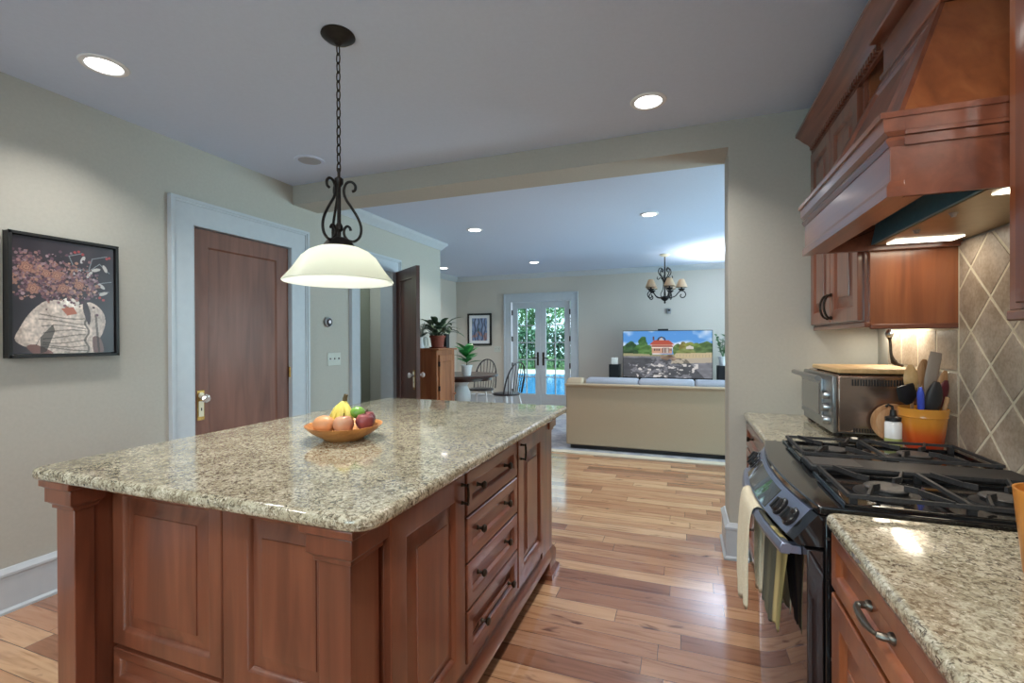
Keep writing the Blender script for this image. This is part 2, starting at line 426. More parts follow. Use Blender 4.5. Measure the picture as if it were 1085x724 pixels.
def tile_mat():
    m, t, p = base_mat('tumbled_stone_tile', (.4, .35, .3, 1), .42)
    v = coords(t)
    n1 = N(t, 'ShaderNodeTexNoise', Scale=6, Detail=6, Roughness=.65); t.links.new(v, n1.inputs['Vector'])
    c1 = ramp(t, [(.32, lin(152, 136, 116)), (.5, lin(178, 164, 148)), (.7, lin(196, 186, 174))], n1.outputs[0])
    n2 = N(t, 'ShaderNodeTexNoise', Scale=90, Detail=3); t.links.new(v, n2.inputs['Vector'])
    r2_ = ramp(t, [(.35, (.75, .72, .68, 1)), (.6, (1, 1, 1, 1))], n2.outputs[0])
    t.links.new(mixc(t, c1.outputs[0], r2_.outputs[0], .7, 'MULTIPLY'), p.inputs['Base Color'])
    bump(t, p, n2.outputs[0], .15, .003)
    return m
MAT['tile'] = tile_mat()
def rug_mat():
    m, t, p = base_mat('rug_pile', (.5, .5, .5, 1), .95)
    v = coords(t)
    n1 = N(t, 'ShaderNodeTexNoise', Scale=5, Detail=6, Roughness=.7); t.links.new(v, n1.inputs['Vector'])
    c1 = ramp(t, [(.35, lin(120, 122, 134)), (.55, lin(158, 160, 170)), (.7, lin(180, 176, 172))], n1.outputs[0])
    t.links.new(c1.outputs[0], p.inputs['Base Color'])
    n2 = N(t, 'ShaderNodeTexNoise', Scale=300, Detail=2); t.links.new(v, n2.inputs['Vector']); bump(t, p, n2.outputs[0], .4, .004)
    return m
MAT['rug'] = rug_mat()
MAT['rug_border'] = noisy('rug_border', lin(196, 188, 170), lin(208, 200, 184), 250, .95, .2)
def crock_mat():
    m, t, p = base_mat('flame_enamel', (.8, .4, .1, 1), .18, 0, .6)
    tc = t.nodes.new('ShaderNodeTexCoord'); sp = t.nodes.new('ShaderNodeSeparateXYZ'); t.links.new(tc.outputs['Object'], sp.inputs[0])
    mr = N(t, 'ShaderNodeMapRange'); mr.inputs[2].default_value = .16; t.links.new(sp.outputs[2], mr.inputs[0])
    r = ramp(t, [(.05, lin(196, 62, 34)), (.35, lin(214, 98, 42)), (.6, lin(224, 144, 54)), (1, lin(222, 156, 66))], mr.outputs[0])
    t.links.new(r.outputs[0], p.inputs['Base Color'])
    return m
MAT['crock'] = crock_mat()

# painted flat artwork: a grid whose vertex colours are the print
def paint_grid(name, w, h, rgb, parent, tf, emission=0, rough=.5, dy=0):
    """rgb[h][w][3] in sRGB 0..255, row 0 = bottom; tf(u, v) with u, v in 0..1 gives the point"""
    me = bpy.data.meshes.new(name); o = bpy.data.objects.new(name, me); col.objects.link(o)
    org = Vector((0, 0, 0)); q = parent; o.parent = parent
    while q is not None: org += Vector(q.location); q = q.parent
    vs_ = [Vector(tf(i / (w - 1), j / (h - 1))) - org for j in range(h) for i in range(w)]
    fs = [(j * w + i, j * w + i + 1, (j + 1) * w + i + 1, (j + 1) * w + i) for j in range(h - 1) for i in range(w - 1)]
    me.from_pydata([tuple(v) for v in vs_], [], fs)
    a = np.clip(np.asarray(rgb, float).reshape(-1, 3) / 255, 0, 1)
    a = np.where(a <= .04045, a / 12.92, ((a + .055) / 1.055) ** 2.4)
    ca = me.color_attributes.new('print', 'FLOAT_COLOR', 'POINT')
    ca.data.foreach_set('color', np.concatenate([a, np.ones((len(a), 1))], 1).ravel())
    m, t, p = base_mat(name + '_print', (.5, .5, .5, 1), rough)
    at = t.nodes.new('ShaderNodeVertexColor'); at.layer_name = 'print'
    if emission:
        p.inputs['Base Color'].default_value = (.01, .01, .01, 1)
        t.links.new(at.outputs[0], p.inputs['Emission Color']); p.inputs['Emission Strength'].default_value = emission
    else: t.links.new(at.outputs[0], p.inputs['Base Color'])
    me.materials.append(m)
    return o
def inpoly(U_, V_, poly):
    r = np.zeros(U_.shape, bool); n = len(poly)
    for i in range(n):
        (x0, y0), (x1, y1) = poly[i], poly[(i + 1) % n]
        if y0 == y1: continue
        c = ((y0 > V_) != (y1 > V_)) & (U_ < (x1 - x0) * (V_ - y0) / (y1 - y0) + x0)
        r ^= c
    return r
def vnoise(w, h, cells, seed):
    rs = np.random.RandomState(seed); g = rs.rand(cells + 2, cells + 2)
    x = np.linspace(0, cells, w); y = np.linspace(0, cells, h)
    xi = x.astype(int); yi = y.astype(int); fx = (x - xi)[None, :]; fy = (y - yi)[:, None]
    a = g[np.ix_(yi, xi)]; b = g[np.ix_(yi, xi + 1)]; c = g[np.ix_(yi + 1, xi)]; d = g[np.ix_(yi + 1, xi + 1)]
    return a * (1 - fx) * (1 - fy) + b * fx * (1 - fy) + c * (1 - fx) * fy + d * fx * fy

# ================================================================== SETTING
XL, XW, YB0, YB1, H = -3.07, .98, 3.05, 3.335, 2.595
XC = .2485           # end of the opening
YF, XR2, XL2, YBACK = 8.75, 2.6, -4.45, -2.6
struct('floor', MB().box(XL2 - .6, XR2 + .1, YBACK - .1, YF + .15, -.06, 0), MAT['floor'])
struct('ceiling', MB().box(XL2 - .6, XR2 + .1, YBACK - .1, YF + .15, H, H + .06), MAT['ceil'])
D1a, D1b, D1h = 2.172, 3.03, 2.088
D2a, D2b, D2h = 3.865, 4.46, 2.075
w = MB()
for y0, y1, z0, z1 in ((YBACK, D1a, 0, H), (D1a, D1b, D1h, H), (D1b, D2a, 0, H), (D2a, D2b, D2h, H), (D2b, 5.57, 0, H)):
    w.box(XL - .14, XL, y0, y1, z0, z1)
struct('wall_left', w, MAT['wall'], smooth=0)
struct('wall_hall', MB().box(-4.2, -4.1, 2.2, 5.43, 0, H), MAT['wall_grey'])
struct('wall_closet', MB().box(-3.99, XL - .14, D1a - .1, D1a - .02, 0, H).box(-4.1, XL - .14, 3.3, 3.4, 0, H), MAT['wall_grey'])
struct('wall_return', MB().box(XL2 - .15, XL - .001, 5.45, 5.57, 0, H), MAT['wall'])
MAT['wall_far'] = noisy('wall_paint_lightened', lin(192, 186, 177), lin(196, 190, 181), 60, .75, .03)  # lighter copy of the wall paint, making up for the dim far room
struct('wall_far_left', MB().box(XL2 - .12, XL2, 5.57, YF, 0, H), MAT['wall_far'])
F0, F1, FH = -3.255, -2.005, 2.07
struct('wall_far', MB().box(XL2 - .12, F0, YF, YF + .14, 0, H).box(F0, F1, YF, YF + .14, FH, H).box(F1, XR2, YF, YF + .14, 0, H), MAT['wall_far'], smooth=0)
w = MB()
wy = [(4.0, 5.5), (6.45, 7.95)]
ys = [YB1, 4.0, 5.5, 6.45, 7.95, YF + .14]
for i in range(5):
    if (ys[i], ys[i + 1]) in wy:
        w.box(XR2, XR2 + .14, ys[i], ys[i + 1], 0, .7).box(XR2, XR2 + .14, ys[i], ys[i + 1], 2.2, H)
    else: w.box(XR2, XR2 + .14, ys[i], ys[i + 1], 0, H)
struct('wall_living_right', w, MAT['wall'], smooth=0)
struct('wall_divider', MB().box(XC, XR2 + .14, YB0, YB1, 0, H), MAT['wall'])
struct('wall_header', MB().box(XL, XC, YB0, YB1, 2.438, H), MAT['wall'])
struct('wall_right', MB().box(XW, XW + .14, YBACK, YB0, 0, H), MAT['wall'])
bx0, bx1, bz0, bz1 = -2.45, .15, .82, 2.17
struct('wall_back', MB().box(XL - .14, bx0, YBACK - .14, YBACK, 0, H).box(bx1, XW + .14, YBACK - .14, YBACK, 0, H)
       .box(bx0, bx1, YBACK - .14, YBACK, 0, bz0).box(bx0, bx1, YBACK - .14, YBACK, bz1, H), MAT['wall'], smooth=0)
def window(n, ax, a0, a1, z0, z1, p):
    """frame, muntins and pane of a window in the wall plane p"""
    r = sroot('window_%d' % n, ((a0 + a1) / 2, p, z0) if ax == 'x' else (p, (a0 + a1) / 2, z0))
    f = MB(); g = MB()
    def bx(m, u0, u1, v0, v1, w0, w1):
        if ax == 'x': m.box(u0, u1, p + w0, p + w1, v0, v1)
        else: m.box(p + w0, p + w1, u0, u1, v0, v1)
    s = 1 if ax == 'y' else -1
    lo, hi = (0.0, .05) if s > 0 else (-.05, 0.0)
    bx(f, a0, a0 + .06, z0, z1, lo, hi); bx(f, a1 - .06, a1, z0, z1, lo, hi)
    bx(f, a0, a1, z0, z0 + .06, lo, hi); bx(f, a0, a1, z1 - .06, z1, lo, hi)
    k = 4 if a1 - a0 > 2 else 2
    for i in range(1, k): bx(f, a0 + (a1 - a0) * i / k - .015, a0 + (a1 - a0) * i / k + .015, z0, z1, lo, hi)
    bx(f, a0, a1, (z0 + z1) / 2 - .012, (z0 + z1) / 2 + .012, lo, hi)
    f.build('window_frame', MAT['trim'], r)
    bx(g, a0 + .05, a1 - .05, z0 + .05, z1 - .05, (lo + hi) / 2 - .003, (lo + hi) / 2 + .003)
    g.build('pane', MAT['pane'], r)
window(1, 'x', bx0, bx1, bz0, bz1, YBACK - .03)
for i, (a, b) in enumerate(wy): window(2 + i, 'y', a, b, .7, 2.2, XR2 + .03)

# baseboards: tall board, moulded cap, shoe
def bb_profile(s=1):
    return [(0, 0), (.032 * s, 0), (.032 * s, .012), (.02 * s, .022), (.02 * s, .17), (.026 * s, .178), (.026 * s, .19), (.012 * s, .205), (.008 * s, .212), (0, .212)]
def baseboard(name, segs, p, ax, s):
    m = MB()
    for a0, a1 in segs:
        if ax == 'y': m.prism([(p + q[0] * s, q[1]) for q in bb_profile()], 'y', a0, a1)
        else: m.prism([(p + q[0] * s, q[1]) for q in bb_profile()], 'x', a0, a1)
    return struct(name, m, MAT['trim'])
baseboard('baseboard_left', [(YBACK, 2.034), (3.20, 3.75), (4.60, 5.57)], XL, 'y', 1)
m = MB()
m.loops([[f_(o, z) for o, z in bb_profile()] for f_ in (lambda o, z: (.352, YB0 - o, z), lambda o, z: (XC - o, YB0 - o, z), lambda o, z: (XC - o, YB1 + o, z), lambda o, z: (1.6, YB1 + o, z))])
struct('baseboard_opening', m, MAT['trim'])
baseboard('baseboard_far', [(XL2, F0 - .14), (F1 + .14, XR2)], YF, 'x', -1)
baseboard('baseboard_far_left', [(5.57, YF)], XL2, 'y', 1)

# crown mouldings of the far room
cp = [(0, 0), (.012, 0), (.02, .012), (.03, .02), (.062, .058), (.072, .066), (.078, .08), (.085, .09), (0, .09)]
struct('trim_1', MB().loops([[f_(a, b + H - .09) for a, b in cp] for f_ in (lambda o, z: (XL + o, YB1, z), lambda o, z: (XL + o, 5.57 + o, z), lambda o, z: (XL2, 5.57 + o, z))]), MAT['trim'])
struct('trim_2', MB().prism([(YF - a, H - .09 + b) for a, b in cp], 'x', XL2, XR2), MAT['trim'])
struct('trim_3', MB().prism([(XL2 + a, H - .09 + b) for a, b in cp], 'y', 5.57, YF), MAT['trim'])

# door casings: stepped flat casing with a raised outer band
def casing(name, a0, a1, h, o0, o1, oh, p, ax, s):
    """inner opening a0..a1, top h; outer o0..o1, top oh, on wall plane p"""
    m = MB()
    steps = [(0.0, .012, .018), (.012, .026, .024), (.026, .80, .020), (.80, .88, .028), (.88, 1.0, .036)]
    for k0, k1, t in steps:
        if k0 < .1:
            f = lambda k: (k, k, k)
        L = lambda k: a0 + (o0 - a0) * k; R = lambda k: a1 + (o1 - a1) * k; T = lambda k: h + (oh - h) * k
        for poly in ([(L(k1), 0), (L(k0), 0), (L(k0), T(k0)), (L(k1), T(k1))],
                     [(R(k0), 0), (R(k1), 0), (R(k1), T(k1)), (R(k0), T(k0))],
                     [(L(k0), T(k0)), (R(k0), T(k0)), (R(k1), T(k1)), (L(k1), T(k1))]):
            m.prism(poly, ax, p, p + t * s)
    return m
def jamb(m, a0, a1, h, p0, p1, ax, t=.02):
    for b in ((a0 - t, a0, 0, h), (a1, a1 + t, 0, h), (a0 - t, a1 + t, h, h + t)):
        if ax == 'x': m.box(p0, p1, b[0], b[1], b[2], b[3])
        else: m.box(b[0], b[1], p0, p1, b[2], b[3])
    return m
struct('trim_4', jamb(casing('c', D1a + .02, D1b - .02, D1h - .02, 2.034, 3.20, 2.237, XL, 'x', 1), D1a + .02, D1b - .02, D1h - .02, XL - .139, XL + .001, 'x', .018), MAT['trim'])
struct('trim_5', jamb(casing('c', D2a + .02, D2b - .02, D2h - .02, 3.745, 4.60, 2.215, XL, 'x', 1), D2a + .02, D2b - .02, D2h - .02, XL - .139, XL + .001, 'x', .018), MAT['trim'])
struct('trim_6', jamb(casing('c', F0 + .02, F1 - .02, FH - .02, F0 - .125, F1 + .125, 2.215, YF, 'y', -1), F0 + .02, F1 - .02, FH - .02, YF - .001, YF + .139, 'y', .018), MAT['trim'])

# interior single-panel doors
def panel_door_mb(tf, wd, hh, t=.04):
    m = MB(tf)
    seq = [(0, 0), (0, t), (.115, t), (.118, t - .004), (.125, t - .012), (.14, t - .012)]
    def ring(i, w): 
        b = i if i < .1 else i + .09
        return [(i, b, w), (wd - i, b, w), (wd - i, hh - i, w), (i, hh - i, w)]
    m.loops([ring(i, w) for i, w in seq])
    return m
def knob_set(parent, tf, u, v, side=1):
    m = MB(tf)
    m.box(u - .026, u + .026, v - .15, v + .055, 0, .004)
    e = m.build('escutcheon_plate', MAT['brass'], parent, bevel=.002)
    pm = MB(tf); pm.lathe([(0, .004), (.02, .004), (.02, .012), (0, .012)], (u, v + .02, 0), 14); pm.box(u - .018, u + .018, v - .125, v - .02, .004, .009)
    pm.build('ivory_plate', MAT['ivory'], e, bevel=.003)
    k = MB(tf); k.lathe([(.010, .004), (.010, .03), (.018, .036), (.029, .048), (.030, .058), (.022, .07), (0, .073)], (u, v, 0), 8)
    k.build('knob', MAT['glassknob'], e, smooth=20)
    h = MB(tf); h.box(u - .004, u + .004, v - .085, v - .065, .009, .0095)
    h.build('keyhole', MAT['black_matte'], e)
gk = base_mat('glass_knob', lin(225, 215, 212), .05, 0, .5)[0]
gk.node_tree.nodes['Principled BSDF'].inputs['Transmission Weight'].default_value = .5
MAT['glassknob'] = gk
dl = sroot('door_1', (XL - .05, D1a + .02, .008))
W1 = D1b - D1a - .046
tf = lambda u, v, w: (XL - .052 + w, D1a + .023 + u, .008 + v)
panel_door_mb(tf, W1, D1h - .034).build('door_leaf', MAT['doorwood'], dl)
tfk = lambda u, v, w: (XL - .012 + w, D1a + .023 + u, .008 + v)
knob_set(dl, tfk, .058, .905)
for z in (.25, 1.0, 1.80):
    MB().lathe([(0, 0), (.009, 0), (.009, .085), (0, .085)], (XL + .0005, D1b - .0215, z), 10).build('hinge', MAT['brass'], dl)
# open door of the second doorway, swung into the room
dh = sroot('door_2', (XL + .028, 4.53, .01))
vx, vy = -2.562 - (XL + .028), 4.18 - 4.53
L2 = math.hypot(vx, vy); vx /= L2; vy /= L2; nx, ny = vy, -vx      # normal towards the camera side
nx, ny = (nx, ny) if ny < 0 else (-nx, -ny)
def tf2(u, v, w): return (XL + .028 + vx * u + nx * (w - .02), 4.53 + vy * u + ny * (w - .02), .01 + v)
panel_door_mb(tf2, L2, 2.06).build('door_leaf', MAT['darkdoor'], dh)
knob_set(dh, lambda u, v, w: tf2(u, v, w + .04), L2 - .06, .93)
knob_set(dh, lambda u, v, w: tf2(u, v, -w), L2 - .06, .93)
for z in (.25, 1.0, 1.8):
    MB().lathe([(0, 0), (.008, 0), (.008, .085), (0, .085)], (XL + .03, 4.553, z), 10).build('hinge', MAT['brass'], dh)

# french doors
fr = sroot('door_3', ((F0 + F1) / 2, YF + .03, .01))
fi0, fi1, fm = F0 + .043, F1 - .043, (F0 + F1) / 2
for k, (a, b) in enumerate(((fi0, fm - .002), (fm + .002, fi1))):
    f = MB(); zt = FH - .026; y0, y1 = YF + .02, YF + .062
    st, rt, rb = .105, .125, .24
    f.box(a, a + st, y0, y1, .01, zt).box(b - st, b, y0, y1, .01, zt).box(a + st, b - st, y0, y1, zt - rt, zt).box(a + st, b - st, y0, y1, .01, rb)
    f.box((a + b) / 2 - .009, (a + b) / 2 + .009, y0 + .006, y1 - .006, rb, zt - rt)
    for i in range(1, 5):
        z = rb + (zt - rt - rb) * i / 5
        f.box(a + st, b - st, y0 + .006, y1 - .006, z - .009, z + .009)
    lf = f.build('door_leaf', MAT['trim'], fr, smooth=0)
    MB().box(a + st - .005, b - st + .005, y0 + .018, y0 + .024, rb - .005, zt - rt + .005).build('pane', MAT['pane'], lf)
    hx = fm - .055 if k == 0 else fm + .055
    pl = MB().box(hx - .02, hx + .02, y0 - .006, y0, .80, 1.06).build('handle_plate', MAT['bronze'], lf, bevel=.003)
    s = -1 if k == 0 else 1
    MB().tube(spline([(hx, y0 - .004, .95), (hx, y0 - .04, .95), (hx + s * .02, y0 - .052, .95), (hx + s * .1, y0 - .05, .945)]), .009, 8).build('lever', MAT['bronze'], pl)
    MB().lathe([(0, -.018), (.014, -.018), (.014, 0), (0, 0)], (hx, y0 - .005, 1.03), 12, axis='y').build('lock', MAT['bronze'], pl)
    hxx = a - .003 if k == 0 else b + .003
    for z in (.28, .80, 1.32, 1.84):
        MB().box(hxx - .013, hxx + .013, y0 - .008, y0 + .004, z - .05, z + .05).build('hinge', MAT['bronze'], lf, bevel=.002)

# ------------------------------------------------------------------ backsplash tiles (structure)
def tiles(name, cells, x, poly_clip, grout_box):
    y0, y1, z0, z1 = poly_clip
    r = sroot(name, (x, (y0 + y1) / 2, z0))
    MB().box(x - .0064, x, *grout_box).build('grout', MAT['grout'], r)
    m = MB()
    def clip(poly):
        for ax, lim, sg in ((0, y0, 1), (0, y1, -1), (1, z0, 1), (1, z1, -1)):
            out = []
            for i in range(len(poly)):
                a, b = poly[i], poly[(i + 1) % len(poly)]
                ia, ib = sg * (a[ax] - lim) >= 0, sg * (b[ax] - lim) >= 0
                if ia: out.append(a)
                if ia != ib:
                    tt = (lim - a[ax]) / (b[ax] - a[ax]); out.append((a[0] + (b[0] - a[0]) * tt, a[1] + (b[1] - a[1]) * tt))
            poly = out
            if len(poly) < 3: return None
        return poly
    for c in cells:
        c = clip(c)
        if c: m.prism(c, 'x', x - .0078, x - .003)
    m.build('stone_tile', MAT['tile'], r, bevel=.0015, seg=1)
    return r
cells = []
d = .116; g = .1092
for i in range(-8, 34):
    for j in range(-6, 8):
        for off in (0, 1):
            yc = 1.93 - 1.2 + (i - 8) * 2 * d + off * d + 1.2 - 10 * 2 * d + 8 * 2 * d; zc_ = 1.092 + d + j * 2 * d + off * d
            cells.append([(yc - g + .0, zc_), (yc, zc_ - g), (yc + g, zc_), (yc, zc_ + g)])
cells = [[(y, z) for y, z in c] for c in cells]
tiles('wall_backsplash_diagonal', cells, XW, (-1.0, 2.236, .874, 1.66), (-1.0, 2.246, .874, 1.66))
cells = []
for i in range(4):
    for j in range(3):
        y0 = 2.249 + i * .165; z0 = .846 + j * .165
        cells.append([(y0, z0), (y0 + .1555, z0), (y0 + .1555, z0 + .1555), (y0, z0 + .1555)])
tiles('wall_backsplash_straight', cells, XW, (2.25, 2.895, .874, 1.343), (2.247, 2.9, .874, 1.343))

# ================================================================== ISLAND
IX0, IX1, IY0, IY1, CT = -1.86, -.63, .82, 2.645, .92
isl = thing('kitchen_island', 'large cherry kitchen island cabinet with corner posts, drawers and panelled doors', 'kitchen island', (-1.24, 1.72, 0))
MB().box(-1.79, -.702, .982, 2.55, .11, .884).build('carcass', MAT['cherry'], isl, bevel=.003)
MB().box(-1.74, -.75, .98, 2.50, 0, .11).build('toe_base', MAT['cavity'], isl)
bm_ = MB().prism([(-.75, .085), (-.690, .085), (-.684, .10), (-.684, .135), (-.690, .155), (-.702, .165), (-.75, .165)], 'y', .96, 2.46)
bm_.build('base_moulding', MAT['cherry_h'], isl)
MB().prism([(.955, 0), (.965, 0), (1.0, 0), (1.0, .2), (.98, .2), (.965, .18), (.955, .17)], 'x', -1.71, -.80).build('base_moulding', MAT['cherry_x'], isl)
def post(x0, x1, y0, y1, foot=True):
    m = MB().box(x0, x1, y0, y1, 0, .80)
    for e, z0, z1 in ((.008, .795, .808), (.02, .815, .86), (.030, .864, .884)):
        m.box(x0 - e, x1 + e, y0 - e, y1 + e, z0, z1)
    m.loops([[(x0 - e, y0 - e, z), (x1 + e, y0 - e, z), (x1 + e, y1 + e, z), (x0 - e, y1 + e, z)] for e, z in ((.008, .805), (.02, .818))])
    m.loops([[(x0 - e, y0 - e, z), (x1 + e, y0 - e, z), (x1 + e, y1 + e, z), (x0 - e, y1 + e, z)] for e, z in ((.02, .858), (.03, .867))])
    if foot:
        m.loops([[(x0 - e, y0 - e, z), (x1 + e, y0 - e, z), (x1 + e, y1 + e, z), (x0 - e, y1 + e, z)] for e, z in ((.035, 0), (.035, .03), (.018, .045), (.018, .12), (.004, .145))])
    m.build('corner_post', MAT['cherry'], isl, bevel=.0025)
post(-1.80, -1.712, .86, .912)
MB().box(-1.795, -1.722, .912, .985, 0, .884).build('post_return', MAT['cherry'], isl, bevel=.002)
post(-.795, -.705, .86, .965)
post(-.795, -.705, 2.47, 2.56)
post(-1.80, -1.712, 2.47, 2.56)
# right face: door, four drawers, door
tfi = lambda u, v, w: (-.702 + w, u, v)
def bar_pull(parent, tf, u, v, L=.075, horiz=False, mat='bronze', r=.0045):
    m = MB(tf)
    a, b = ((u - L / 2, v), (u + L / 2, v)) if horiz else ((u, v - L / 2), (u, v + L / 2))
    for q in (a, b): m.lathe([(.007, 0), (.0045, .005), (.004, .017), (.007, .02), (.007, .025), (0, .027)], (q[0], q[1], 0), 10)
    m.tube([(a[0], a[1], .022), ((a[0] + b[0]) / 2, (a[1] + b[1]) / 2, .024), (b[0], b[1], .022)], r, 8)
    return m.build('handle', MAT[mat], parent)
def knob(parent, tf, u, v, mat='bronze'):
    m = MB(tf); m.lathe([(.009, 0), (.006, .004), (.005, .016), (.012, .021), (.015, .027), (.011, .033), (0, .035)], (u, v, 0), 14)
    return m.build('knob', MAT[mat], parent)
dr = MB(tfi).panel(.980, 1.395, .215, .858, .022, .07).build('door', MAT['cherry'], isl)
bar_pull(dr, lambda u, v, w: tfi(u, v, w + .022), 1.372, .80, .058)
dr = MB(tfi).panel(1.925, 2.325, .215, .858, .022, .07).build('door', MAT['cherry'], isl)
bar_pull(dr, lambda u, v, w: tfi(u, v, w + .022), 1.958, .805, .062)
for z0, z1 in ((.712, .858), (.555, .705), (.395, .548), (.215, .388)):
    dr = MB(tfi).panel(1.412, 1.91, z0, z1, .022, .042, raised=(z1 < .4), depth=.015).build('drawer_front', MAT['cherry_h'], isl)
    for u in (1.527, 1.795): knob(dr, lambda u_, v_, w_: tfi(u_, v_, w_ + .007 if z1 > .4 else w_ + .021), u, (z0 + z1) / 2)
MB().box(-.702, -.694, 2.33, 2.465, .11, .884).build('filler_panel', MAT['cherry'], isl, bevel=.002)
# front face panels
tff = lambda u, v, w: (u, .982 - w, v)
for x0, x1 in ((-1.718, -1.238), (-1.188, -.797)):
    MB(tff).panel(x0, x1, .335, .862, .02, .05).build('end_panel', MAT['cherry'], isl)
    MB(tff).panel(x0, x1, .205, .322, .02, .03, raised=False).build('lower_panel', MAT['cherry_x'], isl)
MB().box(-1.238, -1.188, .966, .982, .2, .884).build('stile', MAT['cherry'], isl, bevel=.002)

def slab(name, label, x0, x1, y0, y1, z1, t=.036, rad=.012, corners=(0, 0, 0, 0)):
    pts = []
    for (cx, cy, a0, r) in ((x0, y0, PI, corners[0]), (x1, y0, 1.5 * PI, corners[1]), (x1, y1, 0, corners[2]), (x0, y1, .5 * PI, corners[3])):
        if r == 0: pts.append((cx, cy)); continue
        ox = cx + r if cx == x0 else cx - r; oy = cy + r if cy == y0 else cy - r
        for k in range(7):
            a = a0 + k * PI / 12; pts.append((ox + r * math.cos(a), oy + r * math.sin(a)))
    o = MB().prism(pts, 'z', z1 - t, z1).build(name, MAT['granite'], None, ((x0 + x1) / 2, (y0 + y1) / 2, z1 - t), bevel=rad, seg=4)
    return tag(o, label, 'countertop')
slab('granite_countertop', 'speckled beige granite countertop covering the large island', IX0, IX1, IY0, IY1, CT, .036, .013, (.03, .06, .03, .03))

# ---- fruit bowl on the island
BX, BY = -1.235, 1.475
bw = MB().lathe([(0, .004), (.062, .004), (.066, 0), (.072, .002), (.08, .010), (.115, .030), (.142, .054), (.144, .058), (.140, .058), (.112, .036), (.075, .018), (0, .014)], (BX, BY, CT), 40)
tag(bw.build('fruit_bowl', MAT['bowlwood'], None, (BX, BY, CT)), 'shallow amber wooden bowl of fruit on the island', 'bowl')
def fruit(name, label, cat, mat, x, y, z, prof=None, sx=1, sy=1, sz=1, r=.037, rot=(0, 0, 0), stem=True):
    root = thing(name, label, cat, (x, y, z))
    m = LMB()
    if prof == 'apple':
        m.lathe([(0, -r * .82), (r * .35, -r * .9), (r * .75, -r * .6), (r * .98, -r * .05), (r * .95, r * .35), (r * .7, r * .75), (r * .35, r * .85), (r * .12, r * .72), (0, r * .62)], (0, 0, 0), 20)
    else: m.sphere((0, 0, 0), r, 20, 12, sz, sx, sy)
    m.build('skin', mat, root, smooth=60)
    if stem:
        LMB().tube([(0, 0, r * .6 * sz), (.003, 0, r * sz * 1.15)], .0018, 6).build('stem', MAT['stem'], root)
    root.rotation_euler = rot
    return root
dirx = Vector((cy_, sy_, 0)); diry = Vector((-sy_, cy_, 0))
def at(dx, dy): p = Vector((BX, BY, 0)) + dirx * dx + diry * dy; return p.x, p.y
fruit('mango', 'large golden mango at the left of the fruit bowl', 'mango', MAT['peach'], *at(-.066, -.030), CT + .060, sx=1.25, sy=.95, sz=.95, r=.037, stem=False)
fruit('apple', 'pale blush apple at the front middle of the bowl', 'apple', MAT['apple'], *at(.014, -.047), CT + .062, 'apple', r=.039)
fruit('apple', 'dark red apple at the right of the fruit bowl, nearer the front', 'apple', MAT['apple_red'], *at(.084, -.012), CT + .068, 'apple', r=.036)
fruit('apple', 'dark red apple tucked behind the other red one in the bowl', 'apple', MAT['apple_red'], *at(.068, .062), CT + .066, 'apple', r=.035)
fruit('lime', 'bright green lime resting between bananas and red apples', 'lime', MAT['lime'], *at(.046, .022), CT + .098, sx=1.25, r=.024, rot=(0, .2, .3), stem=False)
bn = thing('banana_bunch', 'small bunch of yellow bananas standing stem up in the bowl', 'bananas', at(-.014, .045) + (CT + .025,))
top = Vector((0, 0, .118))
for k, a in enumerate((-2.6, -1.9, -1.25, -.5)):
    dv = Vector((math.cos(a), math.sin(a), 0))
    p = [top - Vector((0, 0, .005)) + dv * .006, top + dv * .022 - Vector((0, 0, .03)), top + dv * .040 - Vector((0, 0, .065)), top + dv * .042 - Vector((0, 0, .085)), top + dv * .034 - Vector((0, 0, .108))]
    pp = spline(p, 5); n_ = len(pp)
    rr = [.006 + .012 * min(1, (i / n_) * 3.2) if i < n_ * .85 else .018 - .012 * ((i / n_ - .85) / .15) for i in range(n_)]
    LMB().tube(pp, rr, 8).build('banana', MAT['banana'], bn, smooth=30)
LMB().tube([(0, 0, .108), (.002, 0, .126), (.006, .002, .142)], [.010, .009, .008], 8).build('stem', MAT['stem'], bn)

# ================================================================== RIGHT RUN
RC = .872            # worktop height of the right run
Yr0, Yr1 = 1.368, 2.205
# far base cabinet
XFc = .355
tfr = lambda u, v, w: (XFc - w, u, v)
bc = thing('base_cabinet', 'cherry base cabinet of drawers between the range and the wall', 'cabinet', (.66, 2.62, 0))
MB().box(XFc, XW - .01, Yr1 + .006, YB0 - .004, .1, RC - .037).build('carcass', MAT['cherry'], bc, bevel=.002)
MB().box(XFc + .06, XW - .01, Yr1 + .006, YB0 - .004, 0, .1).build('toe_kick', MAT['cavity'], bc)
for z0, z1 in ((.69, .825), (.42, .675), (.13, .405)):
    q = MB(tfr).panel(Yr1 + .03, YB0 - .045, z0, z1, .02, .04, raised=False).build('drawer_front', MAT['cherry_h'], bc)
    for u in (2.42, 2.82): knob(q, lambda u_, v_, w_: tfr(u_, v_, w_ + .006), u, (z0 + z1) / 2)
slab('granite_countertop', 'short granite countertop under the toaster oven beyond the range', .325, XW - .009, Yr1 + .004, YB0 - .003, RC, .034, .011)
